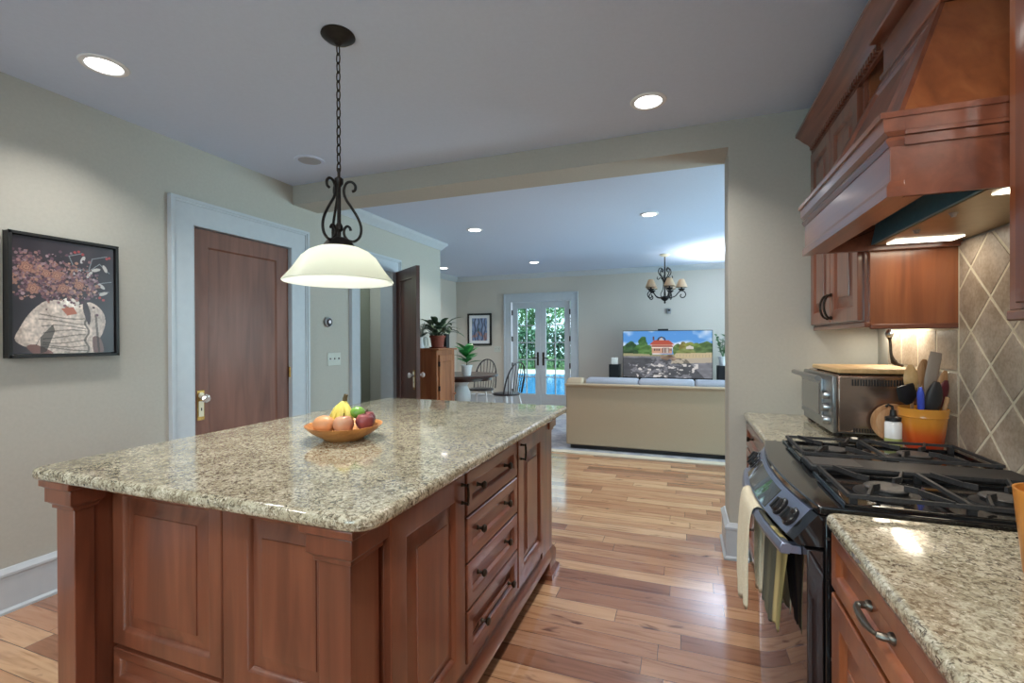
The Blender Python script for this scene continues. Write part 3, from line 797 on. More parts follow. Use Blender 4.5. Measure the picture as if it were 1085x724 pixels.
# near base cabinet
nb = thing('base_cabinet', 'warm cherry base cabinet with drawer in the right foreground', 'cabinet', (.66, .4, 0))
MB().box(XFc, XW - .01, -.6, Yr0 - .012, .1, RC - .037).build('carcass', MAT['cherry_light'], nb, bevel=.002)
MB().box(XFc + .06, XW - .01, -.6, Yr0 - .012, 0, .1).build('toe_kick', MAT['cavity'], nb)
for y0, y1 in ((.80, 1.335), (.235, .77), (-.33, .205)):
    q = MB(tfr).panel(y0, y1, .70, .832, .021, .035, raised=False).build('drawer_front', MAT['cherry_light'], nb)
    hm = MB(lambda u, v, w: tfr(u, v, w + .007)); yc = (y0 + y1) / 2; zc_ = .766
    P = spline([(yc - .055, zc_, 0), (yc - .054, zc_, .018), (yc - .042, zc_, .028), (yc, zc_ - .003, .03), (yc + .042, zc_, .028), (yc + .054, zc_, .018), (yc + .055, zc_, 0)], 5)
    hm.tube(P, [.007 if i < 8 or i > len(P) - 9 else .0055 + .002 * math.cos((i - len(P) / 2) * .35) for i in range(len(P))], 10)
    for s in (-1, 1): hm.lathe([(0, 0), (.011, 0), (.011, .004), (.008, .009), (0, .01)], (yc + s * .055, zc_, 0), 12)
    hm.build('handle', MAT['pewter'], q)
    MB(tfr).panel(y0, y1, .125, .685, .021, .062).build('door', MAT['cherry_light'], nb)
slab('granite_countertop', 'granite countertop in the right foreground beside the range', .325, XW - .009, -.62, Yr0 - .006, RC, .036, .013, (.02, .02, .02, .028))

# ---- range
rg = thing('gas_range', 'black slide-in gas range with grates and curved grey control panel', 'range', (.62, 1.786, 0))
Ym, Yh = (Yr0 + Yr1) / 2, (Yr1 - Yr0) / 2
def cur(x, b, y): return x - b * (1 - ((y - Ym) / Yh) ** 2)
YS = [Yr0 + .004 + (Yr1 - Yr0 - .008) * i / 20 for i in range(21)]
MB().box(.33, XW - .012, Yr0, Yr1, .05, .855).build('body', MAT['black_enamel'], rg, bevel=.003)
pl = [(cur(.318, .042, y), y) for y in YS] + [(XW - .012, YS[-1]), (XW - .012, YS[0])]
m = MB().prism(pl, 'z', .856, .878)
m.build('cooktop', MAT['black_enamel'], rg, bevel=.004)
def panel_ring(y):
    xa, xb = cur(.316, .042, y), cur(.262, .046, y)
    return [(xa, y, .855), (xa - .004, y, .850), (xb, y, .785), (xb + .008, y, .775), (.335, y, .775), (.335, y, .855)]
cpn = MB().loops([panel_ring(y) for y in YS[1:-1]]).build('control_panel', MAT['panel_grey'], rg)
for ya, yb in ((YS[0], YS[1]), (YS[-2], YS[-1])):
    MB().loops([panel_ring(ya), panel_ring(yb)]).build('end_cap', MAT['black_enamel'], rg)
def tfp(u, v, w):      # point on the sloping panel: u along Y, v 0..1 up the slope, w outward
    xa, xb = cur(.312, .042, u), cur(.262, .046, u)
    nx_, nz_ = -.80, .60
    return (xb + (xa - xb) * v + nx_ * w, u, .785 + .065 * v + nz_ * w)
m = MB(tfp); rings = []
for i in range(15):
    y = 1.60 + .39 * i / 14
    rings.append([(y, .06, .0), (y, .06, .003), (y, .92, .003), (y, .92, .0)])
m.loops(rings); m.build('display', MAT['dark_glass'], cpn)
for y in (1.452, 1.53, 2.045, 2.122):
    c = Vector(tfp(y, .5, 0)); n_ = Vector((-.80, 0, .60)); a = Vector((0, 1, 0)); b = n_.cross(a)
    m = MB(lambda x, yy, z, c=c, a=a, b=b, n_=n_: tuple(c + a * x + b * yy + n_ * z))
    m.lathe([(.0285, -.004), (.0285, .005), (.0265, .007), (.022, .008), (.021, .016), (.018, .018), (0, .018)], (0, 0, 0), 28)
    kb = m.build('control_knob', MAT['knob_black'], cpn)
    m = MB(lambda x, yy, z, c=c, a=a, b=b, n_=n_: tuple(c + a * x + b * yy + n_ * z))
    for q in range(9):
        t = .6 + q * .63; m.lathe([(.0012, .0066), (.0012, .0076), (0, .0077)], (.0248 * math.cos(t), .0248 * math.sin(t), 0), 6)
    m.build('dial_marks', MAT['trim'], kb)
    m = MB(lambda x, yy, z, c=c, a=a, b=b, n_=n_: tuple(c + a * x + b * yy + n_ * z)); m.box(-.004, .004, -.0185, .0185, .017, .024)
    m.build('grip', MAT['black_matte'], kb, bevel=.002)
# oven door with curved glass and handle
m = MB(); rings = []
for y in YS:
    x = cur(.292, .038, y); rings.append([(x, y, .165), (x, y, .765), (.328, y, .765), (.328, y, .165)])
m.loops(rings); od = m.build('oven_door', MAT['oven_glass'], rg, bevel=.002)
m = MB(); rings = []
for y in YS:
    x = cur(.296, .038, y); rings.append([(x, y, .055), (x, y, .155), (.328, y, .155), (.328, y, .055)])
m.loops(rings); m.build('storage_drawer', MAT['black_enamel'], rg, bevel=.002)
hx = lambda y: cur(.257, .042, y)
hy = [1.40 + (2.17 - 1.40) * i / 20 for i in range(21)]
m = MB(); m.loops([[(hx(y) - .014, y, .735), (hx(y) - .018, y, .748), (hx(y) - .010, y, .764), (hx(y) + .010, y, .764), (hx(y) + .014, y, .752), (hx(y) + .008, y, .735)] for y in hy])
for y in (1.415, 2.155): m.box(hx(y) - .004, cur(.292, .038, y) + .002, y - .014, y + .014, .738, .760)
m.build('oven_handle', MAT['panel_grey'], od, bevel=.002)
# burners
for k, (bx_, by_) in enumerate(((.515, 1.545), (.755, 1.545), (.515, 2.02), (.755, 2.02))):
    r = .05 if k in (0, 3) else .042
    b = MB().lathe([(0, .878), (r * 1.5, .878), (r * 1.45, .882), (r * .95, .884), (r * .9, .892), (0, .892)], (bx_, by_, 0), 28).build('burner', MAT['black_matte'], rg)
    MB().lathe([(0, .892), (r, .8925), (r * 1.02, .8955), (r * .95, .8985), (0, .8995)], (bx_, by_, 0), 28).build('burner_cap', MAT['burner'], b)
def grate(y0, y1):
    m = MB(); z = .912; h = .0075
    def bar(a, b, w=.0052, z0=.899, z1=.908):
        a, b = Vector((a[0], a[1], 0)), Vector((b[0], b[1], 0)); t = (b - a).normalized(); s = Vector((-t.y, t.x, 0)) * w
        m.loops([[tuple(p - s + Vector((0, 0, z0))), tuple(p + s + Vector((0, 0, z0))), tuple(p + s * .7 + Vector((0, 0, z1))), tuple(p - s * .7 + Vector((0, 0, z1)))] for p in (a, b)])
    x0, x1 = .39, .925; xm = .635
    for y in (y0, y1): bar((x0, y), (x1, y))
    for x in (x0, x1): bar((x, y0), (x, y1))
    bar((xm, y0), (xm, y1), .0065)
    ym = (y0 + y1) / 2
    for bx_ in (.515, .755):
        for sx_, sy_2 in ((-1, -1), (-1, 1), (1, -1), (1, 1)):
            ex = x0 if (sx_ < 0 and bx_ < .6) else (x1 if (sx_ > 0 and bx_ > .6) else xm)
            ey = y0 if sy_2 < 0 else y1
            bar((bx_ + sx_ * .028, ym + sy_2 * .035), (bx_ + sx_ * .05, ym + sy_2 * .055), .0045, .899, .913)
            bar((bx_ + sx_ * .05, ym + sy_2 * .055), (bx_ + sx_ * .085, ey), .0045, .899, .912)
    for x in (x0 + .01, xm, x1 - .01):
        for y in (y0 + .006, y1 - .006): m.box(x - .008, x + .008, y - .006, y + .006, .8785, .901)
    m.build('grate', MAT['grate'], rg)
    rim = MB()
    for b in ((x0 - .012, x1 + .012, y0 - .014, y0 - .004), (x0 - .012, x1 + .012, y1 + .004, y1 + .014), (x0 - .012, x0 - .004, y0 - .014, y1 + .014), (x1 + .004, x1 + .012, y0 - .014, y1 + .014)):
        rim.box(b[0], b[1], b[2], b[3], .8775, .886)
    rim.build('spill_rim', MAT['black_enamel'], rg, bevel=.002)
grate(1.402, 1.69); grate(1.878, 2.17)
m = MB().box(.375, .93, 1.722, 1.848, .879, .901); m.build('center_griddle', MAT['black_matte'], rg, bevel=.006)
MB().box(.385, .52, 1.732, 1.838, .9012, .9022).build('griddle_plate', MAT['burner'], rg)
# vertical seam strip and screws on the near side of the range
for x in (.337, .346): MB().box(x, x + .004, Yr0 - .003, Yr0 + .001, .08, .76).build('side_rib', MAT['black_enamel'], rg)
for x, z in ((.336, .80), (.343, .50)): MB().lathe([(0, -.003), (.004, -.003), (.0045, 0), (0, 0)], (x, Yr0 + .0005, z), 10, axis='y').build('screw', MAT['steel'], rg)

# ---- towels on the oven handle
def cloth(name, label, mat, y0, y1, zb_front, zb_back, amp, front=True, flare=.0, ph=0, nfold=3.2, xoff=0):
    n = 30; rings = []
    for i in range(n + 1):
        s = i / n; y = y0 + (y1 - y0) * s
        f = math.sin(s * PI * 2 * nfold + ph)
        xh = hx(y); row = []
        if front:
            path = [(xh + .027 - .004 * 0, zb_back + .014 * math.sin(s * 5 + 1), 1.0), (xh + .024, zb_back * .5 + .37, .7), (xh + .020, .745, 0), (xh + .016, .766, 0), (xh + .0, .7745, 0), (xh - .016, .770, 0), (xh - .0255, .748, 0), (xh - .029, .68, .3), (xh - .031, (zb_front + .68) / 2, .8), (xh - .028, zb_front + .02 * math.sin(s * 7), 1)]
        else:
            path = [(xh - .006, .7685, 0), (xh + .006, .7690, 0), (xh + .0165, .762, 0), (xh + .0185, .745, 0), (xh + .016, .70, .2), (xh + .012, .62, .6), (xh + .008, .54, .9), (xh + .005, zb_front + .03 * s + .012 * math.sin(s * 9), 1)]
        for x, z, k in path:
            row.append((x - (abs(f) if not front else max(f, -.2)) * amp * k + xoff * k, y + (s - .5) * flare * k, z))
        rings.append(row)
    m = MB(); m.loops(rings, False, False, closed=False)
    o = m.build(name, mat, None, ((hx((y0 + y1) / 2)), (y0 + y1) / 2, .75), smooth=80)
    md = o.modifiers.new('thick', 'SOLIDIFY'); md.thickness = .004; md.offset = 1 if not front else 0
    md2 = o.modifiers.new('sub', 'SUBSURF'); md2.levels = 1; md2.render_levels = 1
    return tag(o, label, 'towel')
cloth('dish_towel', 'cream towel draped over the far half of the oven handle', MAT['towel_cream'], 1.645, 1.875, .42, .45, .014, True, -.04)
cloth('dish_towel', 'olive and dark striped towel on the near half of the oven handle', MAT['towel_olive'], 1.432, 1.635, .475, .4, .006, False, -.09, .6, 2.3)

# ---- toaster oven and the board on top
TZ = RC
to = thing('toaster_oven', 'steel toaster oven with three knobs on the short granite counter', 'toaster oven', (.76, 2.63, TZ))
tx0, tx1, ty0, ty1, tz0, tz1 = .602, .905, 2.39, 2.90, TZ + .022, 1.143
MB().box(tx0 + .02, tx1, ty0, ty1, tz0, tz1).build('body', MAT['steel_dark'], to, bevel=.008)
MB().box(tx0, tx0 + .022, ty0 - .002, ty1 + .002, tz0 - .004, tz1 - .004).build('front_frame', MAT['steel'], to, bevel=.006)
dd = MB().box(tx0 - .012, tx0 + .001, ty0 + .125, ty1 - .01, tz0 + .03, tz1 - .025).build('glass_door', MAT['steel'], to, bevel=.003)
MB().box(tx0 - .014, tx0 - .011, ty0 + .15, ty1 - .03, tz0 + .055, tz1 - .05).build('window', MAT['dark_glass'], dd)
m = MB().tube([(tx0 - .045, ty0 + .03, tz1 - .018), (tx0 - .05, (ty0 + ty1) / 2, tz1 - .018), (tx0 - .045, ty1 - .0, tz1 - .018)], .0125, 12)
for y in (ty0 + .15, ty1 - .04): m.tube([(tx0 - .04, y, tz1 - .02), (tx0 - .008, y, tz1 - .032)], .008, 8)
m.build('handle', MAT['steel'], dd)
for z in (tz0 + .045, tz0 + .10, tz0 + .155):
    MB().lathe([(0, 0), (.021, 0), (.019, -.02), (.016, -.024), (0, -.024)], (tx0, ty0 + .06, z), 18, axis='x').build('knob', MAT['steel'], to)
for j, (z0, z1, x0, n_) in enumerate(((tz1 - .045, tz1 - .018, .675, 20), (tz0 + .004, tz0 + .022, .68, 18))):
    m = MB()
    for i in range(n_): m.box(x0 + i * .0098, x0 + i * .0098 + .0055, ty0 - .0022, ty0 + .002, z0, z1)
    m.build('vent_slots', MAT['black_matte'], to)
MB().box(.62, tx1 - .01, ty0 - .001, ty0 + .001, tz0 - .002, tz0 + .003).build('lower_trim', MAT['steel'], to)
for x in (tx0 + .03, tx1 - .03):
    for y in (ty0 + .035, ty1 - .035): MB().lathe([(.016, TZ), (.018, TZ + .004), (.015, tz0 + .001)], (x, y, 0), 12).build('foot', MAT['black_matte'], to)
bd = MB().box(.625, .945, 2.40, 2.83, 1.149, 1.170)
bd = bd.build('cutting_board', MAT['maple'], None, (.785, 2.6, 1.143), bevel=.005)
tag(bd, 'pale maple cutting board lying on top of the toaster oven', 'cutting board')
for y in (2.44, 2.79):
    for x in (.66, .91): MB().box(x - .02, x + .02, y - .012, y + .012, 1.1432, 1.1495).build('foot', MAT['black_matte'], bd)
# round board leaning against the side of the toaster
rb = MB(); cx_, cz_ = .812, TZ + .079
tl = math.radians(6)
def tfb(a, b, c): return (cx_ + a, 2.367 + c * math.cos(tl) + (b) * math.sin(tl) * .9, TZ + .079 + b * math.cos(tl) - c * math.sin(tl))
rb.tf = tfb; rb.lathe([(0, -.006), (.055, -.006), (.06, -.004), (.066, -.007), (.076, -.006), (.0785, 0), (.076, .006), (0, .006)], (0, 0, 0), 40)
tag(rb.build('round_trivet', MAT['spoonwood'], None, (cx_, 2.367, TZ)), 'round wooden trivet leaning against the side of the toaster oven', 'trivet')
bt = thing('pump_bottle', 'small white bottle with black pump cap beside the utensil crock', 'bottle', (.773, 2.252, TZ))
MB().lathe([(0, 0), (.026, 0), (.028, .004), (.028, .095), (.022, .104), (0, .104)], (.773, 2.252, TZ), 22).build('body', MAT['ceramic'], bt)
MB().lathe([(.0283, .004), (.0285, .006), (.0285, .034), (.0283, .036)], (.773, 2.252, TZ), 22).build('label_band', noisy('label_olive', lin(150, 160, 96), lin(170, 178, 112), 30, .5, 0), bt)
cpb = MB().lathe([(0, .103), (.0265, .103), (.0265, .118), (.012, .124), (.009, .146), (0, .147)], (.773, 2.252, TZ), 20).build('cap', MAT['black_matte'], bt)
MB().tube([(.773, 2.252, TZ + .142), (.770, 2.252, TZ + .16), (.757, 2.249, TZ + .166), (.748, 2.248, TZ + .158)], .005, 8).build('spout', MAT['black_matte'], cpb)
sr = MB().lathe([(0, .002), (.04, 0), (.052, .01), (.058, .018), (.055, .018), (.046, .009), (0, .006)], (.655, 2.268, TZ), 26, 1.3, .9)
tag(sr.build('spoon_rest', MAT['black_enamel'], None, (.655, 2.268, TZ)), 'low black dish on the counter edge behind the back grate', 'dish')
# crock with utensils
CX, CY = .878, 2.278
ck = MB().lathe([(0, 0), (.058, 0), (.062, .006), (.074, .118), (.075, .122), (.077, .124), (.076, .132), (.0795, .15), (.08, .156), (.076, .157), (.07, .12), (.058, .012), (0, .012)], (CX, CY, TZ), 36)
ck = ck.build('utensil_crock', MAT['crock'], None, (CX, CY, TZ)); tag(ck, 'orange to red enamel crock full of cooking utensils', 'crock')
def utensil(name, label, cat, base, tip, parts):
    """parts: (part name, material, [(t along axis, half width, half thickness)...])"""
    b, e = Vector(base), Vector(tip); t = (e - b); L = t.length; t.normalize()
    root = thing(name, label, cat, base, 0, 'utensils standing in the crock')
    view = Vector((math.cos(YAW + .75), math.sin(YAW + .75), 0)) ; a = (dirx - t * dirx.dot(t)).normalized(); c = t.cross(a)
    for pn, mat, sec in parts:
        rings = []
        for s, hw, ht in sec:
            p = b + t * (L * s)
            rings.append([tuple(p + a * hw * math.cos(2 * PI * k / 12) + c * ht * math.sin(2 * PI * k / 12)) for k in range(12)])
        MB().loops(rings).build(pn, mat, root, smooth=60)
    return root
def hd(s0, s1, w, t, flat=False):
    out = []
    for k in range(9):
        q = k / 8; f = math.sin(PI * (.08 + .88 * q)) ** .6 if not flat else (min(1, .35 + q * 2.2) if q < .9 else .9)
        out.append((s0 + (s1 - s0) * q, max(.003, w * f), max(.002, t * f)))
    return out
zb = TZ + .016
U_ = lambda dx, dy: tuple(Vector((CX, CY, 0)) + dirx * dx + diry * dy)[:2]
utensil('wooden_spoon', 'pale wooden spoon with wide bowl at the left of the crock', 'spoon', (*U_(-.02, .02), zb), (*U_(-.020, .035), 1.195),
        [('handle', MAT['spoonwood'], [(0, .006, .006), (.68, .006, .006)]), ('spoon_bowl', MAT['maple'], hd(.64, 1, .030, .009))])
utensil('wooden_spoon', 'dark tan wooden spoon standing behind the grey spatula', 'spoon', (*U_(0, .03), zb), (*U_(.052, .052), 1.215),
        [('handle', MAT['spoonwood'], [(0, .006, .006), (.72, .006, .006)]), ('spoon_bowl', MAT['spoonwood'], hd(.68, 1, .027, .009))])
utensil('spatula', 'tall grey spatula leaning out over the middle of the crock', 'spatula', (*U_(-.02, 0), zb), (*U_(.052, 0), 1.245),
        [('handle', MAT['charcoal'], [(0, .006, .006), (.55, .007, .006)]), ('blade', MAT['greyrubber'], hd(.52, 1, .026, .005, True))])
utensil('ladle', 'black ladle with round head in front of the crock utensils', 'ladle', (*U_(-.01, -.02), zb), (*U_(.004, -.055), 1.135),
        [('handle', MAT['charcoal'], [(0, .006, .005), (.5, .007, .005)]), ('head', MAT['charcoal'], hd(.45, 1, .033, .016))])
utensil('turner', 'black slotted turner tilted far left out of the crock', 'turner', (*U_(-.015, .0), zb), (*U_(-.080, -.01), 1.118),
        [('handle', MAT['black_matte'], [(0, .006, .005), (.55, .006, .005)]), ('blade', MAT['black_matte'], hd(.68, 1, .036, .006, True))])
utensil('scraper', 'scraper with bright blue grip and wooden shaft in the crock', 'scraper', (*U_(-.03, -.03), zb), (*U_(-.058, -.055), 1.115),
        [('handle', MAT['spoonwood'], [(0, .007, .006), (.62, .007, .006)]), ('grip', MAT['blue'], [(.60, .006, .006), (.64, .012, .009), (.9, .012, .009), (1, .005, .005)])])
utensil('spoon', 'maroon spoon leaning right in the crock', 'spoon', (*U_(.0, -.01), zb), (*U_(.046, -.05), 1.14),
        [('handle', MAT['maroon'], [(0, .006, .005), (.6, .007, .005)]), ('spoon_bowl', MAT['maroon'], hd(.55, 1, .024, .008))])
utensil('wooden_fork', 'wooden server at the far right of the crock', 'server', (*U_(.02, .01), zb), (*U_(.070, -.02), 1.175),
        [('handle', MAT['spoonwood'], [(0, .006, .006), (.62, .006, .006)]), ('head', MAT['spoonwood'], hd(.58, 1, .022, .007))])
utensil('wooden_spoon', 'short plain stick handle low in the crock at the right', 'spoon', (*U_(.02, -.03), zb), (*U_(.050, -.050), 1.075),
        [('handle', MAT['spoonwood'], [(0, .006, .006), (1, .0085, .0075)])])
# orange tumbler at the right edge
cup = MB().lathe([(0, 0), (.046, 0), (.049, .004), (.062, .152), (.0625, .156), (.059, .156), (.046, .010), (0, .010)], (.622, 1.10, RC), 30)
tag(cup.build('tumbler', MAT['orange_cup'], None, (.622, 1.10, RC)), 'orange tumbler on the near granite counter at the right edge', 'cup')

# ================================================================== UPPER CABINETS AND HOOD
XF = .685
tfu = lambda u, v, w: (XF - w, u, v)
def c_pull(parent, u, z, s):
    m = MB(lambda a, b, c: tfu(a, b, c + .02))
    P = spline([(u, z - .055, 0), (u, z - .05, .018), (u + s * .0, z - .025, .03), (u, z, .033), (u, z + .025, .03), (u, z + .05, .018), (u, z + .055, 0)], 5)
    m.tube(P, .0055, 8)
    for q in (-.055, .055): m.sphere((u, z + q, .004), .009, 10, 6)
    m.build('handle', MAT['bronze'], parent)
uc = thing('upper_cabinet', 'cherry upper cabinet with two doors above the toaster oven', 'cabinet', (.83, 2.65, 1.345))
m = MB().box(XF, XW - .001, 2.268, YB0 - .003, 1.368, 2.44); m.build('carcass', MAT['cherry'], uc, bevel=.002)
MB().box(XF + .012, XW - .001, 2.25, 2.268, 1.345, 2.44).build('end_panel', MAT['cherry_light'], uc, bevel=.002)
MB().box(XF - .006, XF + .014, 2.25, YB0 - .003, 1.345, 1.368).build('light_rail', MAT['cherry_h'], uc, bevel=.004)
MB().box(XF + .012, XW - .001, 2.245, 2.262, 1.338, 1.358).build('light_rail', MAT['cherry_x'], uc, bevel=.004)
for k, (a, b) in enumerate(((2.285, 2.668), (2.674, 3.035))):
    q = MB(tfu).panel(a, b, 1.375, 2.325, .02, .06).build('door', MAT['cherry'], uc)
    c_pull(q, b - .028 if k == 0 else a + .028, 1.455, 1)
ur = thing('upper_cabinet', 'cherry upper cabinet cut off at the right edge of the photo', 'cabinet', (.83, .9, 1.34))
MB().box(XF, XW - .001, .30, 1.372, 1.362, 2.44).build('carcass', MAT['cherry_light'], ur, bevel=.002)
MB().box(XF - .006, XW - .001, .30, 1.374, 1.338, 1.362).build('light_rail', MAT['cherry_h'], ur, bevel=.005)
for k, (a, b) in enumerate(((.86, 1.315), (.36, .85))):
    q = MB(tfu).panel(a, b, 1.375, 2.325, .02, .06).build('door', MAT['cherry'], ur)
# crown along the tops with a dentil strip
cr_p = [(XF - .001, 2.335), (XF - .014, 2.335), (XF - .014, 2.372), (XF - .022, 2.374), (XF - .028, 2.384), (XF - .05, 2.40), (XF - .075, 2.425), (XF - .085, 2.432), (XF - .092, 2.436), (XF - .092, 2.452), (XF - .001, 2.452)]
crn = thing('crown_moulding', 'cherry crown moulding running along the tops of the upper cabinets', 'moulding', (XF, 1.7, 2.352))
MB().prism(cr_p, 'y', .30, YB0 - .003).build('cove', MAT['cherry_h'], crn)
m = MB()
k = 2.06
while k < 3.02:
    m.box(XF - .027, XF - .012, k, k + .014, 2.346, 2.370); k += .027
m.build('dentil_strip', MAT['cherry_h'], crn)
MB().box(XF - .06, XF + .0, 1.58, 2.03, 2.352, 2.366).build('soffit_board', MAT['cherry_h'], crn, bevel=.002)

hd_ = thing('range_hood', 'large cherry wood range hood with tapered panelled chimney', 'range hood', (.72, 1.815, 1.645))
hy0, hy1, hx0, hz0, hz1 = 1.386, 2.243, .470, 1.647, 1.838
m = MB()        # mantle band: hollow box open at the bottom
m.box(hx0, hx0 + .03, hy0, hy1, hz0, hz1); m.box(hx0 + .03, XW - .002, hy0, hy0 + .025, hz0, hz1); m.box(hx0 + .03, XW - .002, hy1 - .02, hy1, hz0, hz1)
m.box(hx0 + .03, hx0 + .075, hy0 + .025, hy1 - .02, hz0, hz0 + .012)
m.build('mantle_band', MAT['cherry_h'], hd_, bevel=.002)
MB().box(hx0 + .03, XW - .002, hy0 + .025, hy1 - .02, 1.745, 1.755).build('inner_top', MAT['cavity'], hd_)
def band_ring(z0, z1, e, name='band_moulding', e2=None):
    e2 = e if e2 is None else e2; m = MB()
    for (ex, z) in ():
        pass
    rings = []
    for q, z in ((e, z0), (e2, z1)):
        rings.append([(XW - .002, hy0 - q if hy0 - q > 1.375 else 1.376, z), (hx0 - q, hy0 - min(q, .012), z), (hx0 - q, hy1 + min(q, .006), z), (XW - .002, hy1 + min(q, .006), z)])
    m.loops(rings); return m
m = MB()
for z0, z1, a, b in ((hz0 - .004, 1.668, .008, .008), (1.668, 1.682, .008, .0), (1.765, 1.778, .002, .010), (1.778, 1.786, .010, .006), (1.79, 1.80, .004, .014), (1.80, 1.832, .014, .016), (1.832, 1.846, .022, .022)):
    y0a, y0b = max(1.3745, hy0 - a * .5), max(1.3745, hy0 - b * .5)
    rings = [[(hx0 + .028, y0a, z0), (hx0 - a, y0a, z0), (hx0 - a, hy1 + .003, z0), (hx0 + .028, hy1 + .003, z0)], [(hx0 + .028, y0b, z1), (hx0 - b, y0b, z1), (hx0 - b, hy1 + .003, z1), (hx0 + .028, hy1 + .003, z1)]]
    m.loops(rings)
    m.box(hx0 + .028, .97, min(y0a, y0b), hy0 + .002, z0, z1)
m.build('band_moulding', MAT['cherry_h'], hd_)
# tapered chimney
bx_, by0, by1, bz = hx0 + .030, hy0 + .012, hy1 - .012, 1.846
tx_, ty0_, ty1_, tz_ = .668, 1.605, 2.005, 2.215
m = MB(); m.loops([[(bx_, by0, bz), (bx_, by1, bz), (XW - .002, by1, bz), (XW - .002, by0, bz)], [(tx_, ty0_, tz_), (tx_, ty1_, tz_), (XW - .002, ty1_, tz_), (XW - .002, ty0_, tz_)]])
m.build('chimney', MAT['cherry_light'], hd_, bevel=.002)
def tfh(u, v, w):   # u 0..1 across the sloping front, v 0..1 up
    y = (by0 + (by1 - by0) * u) * (1 - v) + (ty0_ + (ty1_ - ty0_) * u) * v
    x = bx_ + (tx_ - bx_) * v; z = bz + (tz_ - bz) * v
    return (x - w * .91, y, z + w * .41)
m = MB(tfh)
seq = [(0, 0), (0, .010), (.10, .010), (.112, .004), (.13, .004), (.15, .011), (.17, .011), (.19, .002)]
m.loops([[(i, i * 1.1, w), (1 - i, i * 1.1, w), (1 - i, 1 - i * 1.1, w), (i, 1 - i * 1.1, w)] for i, w in seq])
m.build('front_panel', MAT['cherry'], hd_)
MB().box(tx_ - .006, XW - .002, ty0_ - .004, ty1_ + .004, tz_, 2.334).build('upper_box', MAT['cherry_h'], hd_, bevel=.003)
MB().box(tx_ - .016, XW - .002, ty0_ - .012, ty1_ + .012, tz_, tz_ + .016).build('upper_trim', MAT['cherry_h'], hd_, bevel=.004)
# steel liner under the hood with two lit strips
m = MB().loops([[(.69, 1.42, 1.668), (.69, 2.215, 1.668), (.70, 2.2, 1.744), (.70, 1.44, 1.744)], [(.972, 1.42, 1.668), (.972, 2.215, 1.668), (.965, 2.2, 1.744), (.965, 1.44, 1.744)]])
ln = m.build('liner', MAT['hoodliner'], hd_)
MB().box(.70, .965, 1.43, 2.205, 1.664, 1.669).build('filter_panel', MAT['hood_under'], ln)
for y0, y1 in ((2.10, 2.185), (1.445, 1.53)):
    s = MB().box(.73, .93, y0, y1, 1.661, 1.6645).build('light_strip', MAT['strip'], ln)
for y in (1.72, 1.95): MB().lathe([(0, 1.652), (.006, 1.652), (.008, 1.658), (.012, 1.664), (0, 1.664)], (.735, y, 0), 10).build('clip', MAT['steel'], ln)
lamp('hood_lamp', 'AREA', (.80, 2.10, 1.655), .5, (1, .87, .66), (0, 0, 0), .18, .07)
lamp('hood_lamp', 'AREA', (.80, 1.49, 1.655), 1.4, (1, .87, .66), (0, 0, 0), .18, .07)
uw = thing('under_cabinet_light', 'slim lit strip under the upper cabinet by the wall', 'light', (.9, 2.7, 1.367))
MB().box(.925, .965, 2.45, 2.95, 1.356, 1.3675).build('housing', MAT['white'], uw, bevel=.002)
MB().box(.93, .96, 2.46, 2.94, 1.3545, 1.3565).build('diffuser', MAT['strip'], uw)
lamp('under_cabinet_lamp', 'AREA', (.925, 2.7, 1.345), 1.6, (1, .9, .72), (0, 0, 0), .05, .46)
# plug and cord hanging under the cabinet
pc = thing('power_cord', 'dark cord with round chrome plug hanging under the upper cabinet', 'cord', (.9, 2.62, 1.18))
MB().sphere((.885, 2.62, 1.322), .017, 14, 10, 1.25).build('plug', MAT['steel'], pc)
MB().tube(spline([(.885, 2.62, 1.312), (.889, 2.62, 1.28), (.892, 2.62, 1.23), (.90, 2.615, 1.195), (.91, 2.60, 1.183), (.925, 2.585, 1.1762)]), [.014, .012, .010, .008, .006, .006, .006, .006, .006, .006, .006, .006, .006, .006, .007, .008, .009, .010, .012, .013, .012, .011, .010, .008, .007, .007, .006, .006, .006, .006, .005][:31], 8).build('cable', MAT['bronze'], pc)

# ================================================================== KITCHEN LEFT WALL AND CEILING ITEMS
def can_light(label, x, y, e, grp='recessed ceiling lights', spread=118):
    r = thing('recessed_light', label, 'ceiling light', (x, y, H), 0, grp)
    MB().lathe([(.070, H - .0005), (.070, H - .006), (.076, H - .009), (.092, H - .006), (.096, H - .0005)], (x, y, 0), 36).build('trim_ring', MAT['white'], r)
    MB().lathe([(0, H - .004), (.071, H - .004), (.071, H - .0005), (0, H - .0005)], (x, y, 0), 36).build('lens', MAT['can_lens'], r)
    lamp('recessed_lamp', 'AREA', (0, 0, -.012), e, (1, .95, .87), (0, 0, 0), .13, None, r, math.radians(spread))
can_light('round recessed light in the kitchen ceiling above the framed portrait', -2.547, 1.406, CAN * .55)
can_light('round recessed light in the kitchen ceiling near the header beam', -.18, 2.648, CAN * .75)
for x, y, e in ((-2.5, -.6, 1), (-1.2, -1.3, 1), (-.10, .55, 1.0), (-.18, -.9, 1.5)):
    can_light('recessed ceiling light of the kitchen behind the viewpoint', x, y, CAN * e, spread=170)
can_light('recessed light in the far room ceiling nearest the left crown moulding', -2.302, 5.009, CANL)
can_light('recessed light in the far room ceiling above the sofa', -.335, 5.037, CANL)
can_light('recessed light in the far room ceiling in front of the french doors', -2.344, 7.462, CANL)
can_light('recessed light in the far room ceiling over the dining corner', -4.04, 7.45, CANL)
sp = thing('ceiling_speaker', 'round flush speaker grille in the kitchen ceiling by the left wall', 'speaker', (-2.52, 2.66, H))
MB().lathe([(.078, H - .0005), (.078, H - .006), (.1, H - .007), (.104, H - .0005)], (-2.52, 2.66, 0), 36).build('rim', MAT['ceil'], sp)
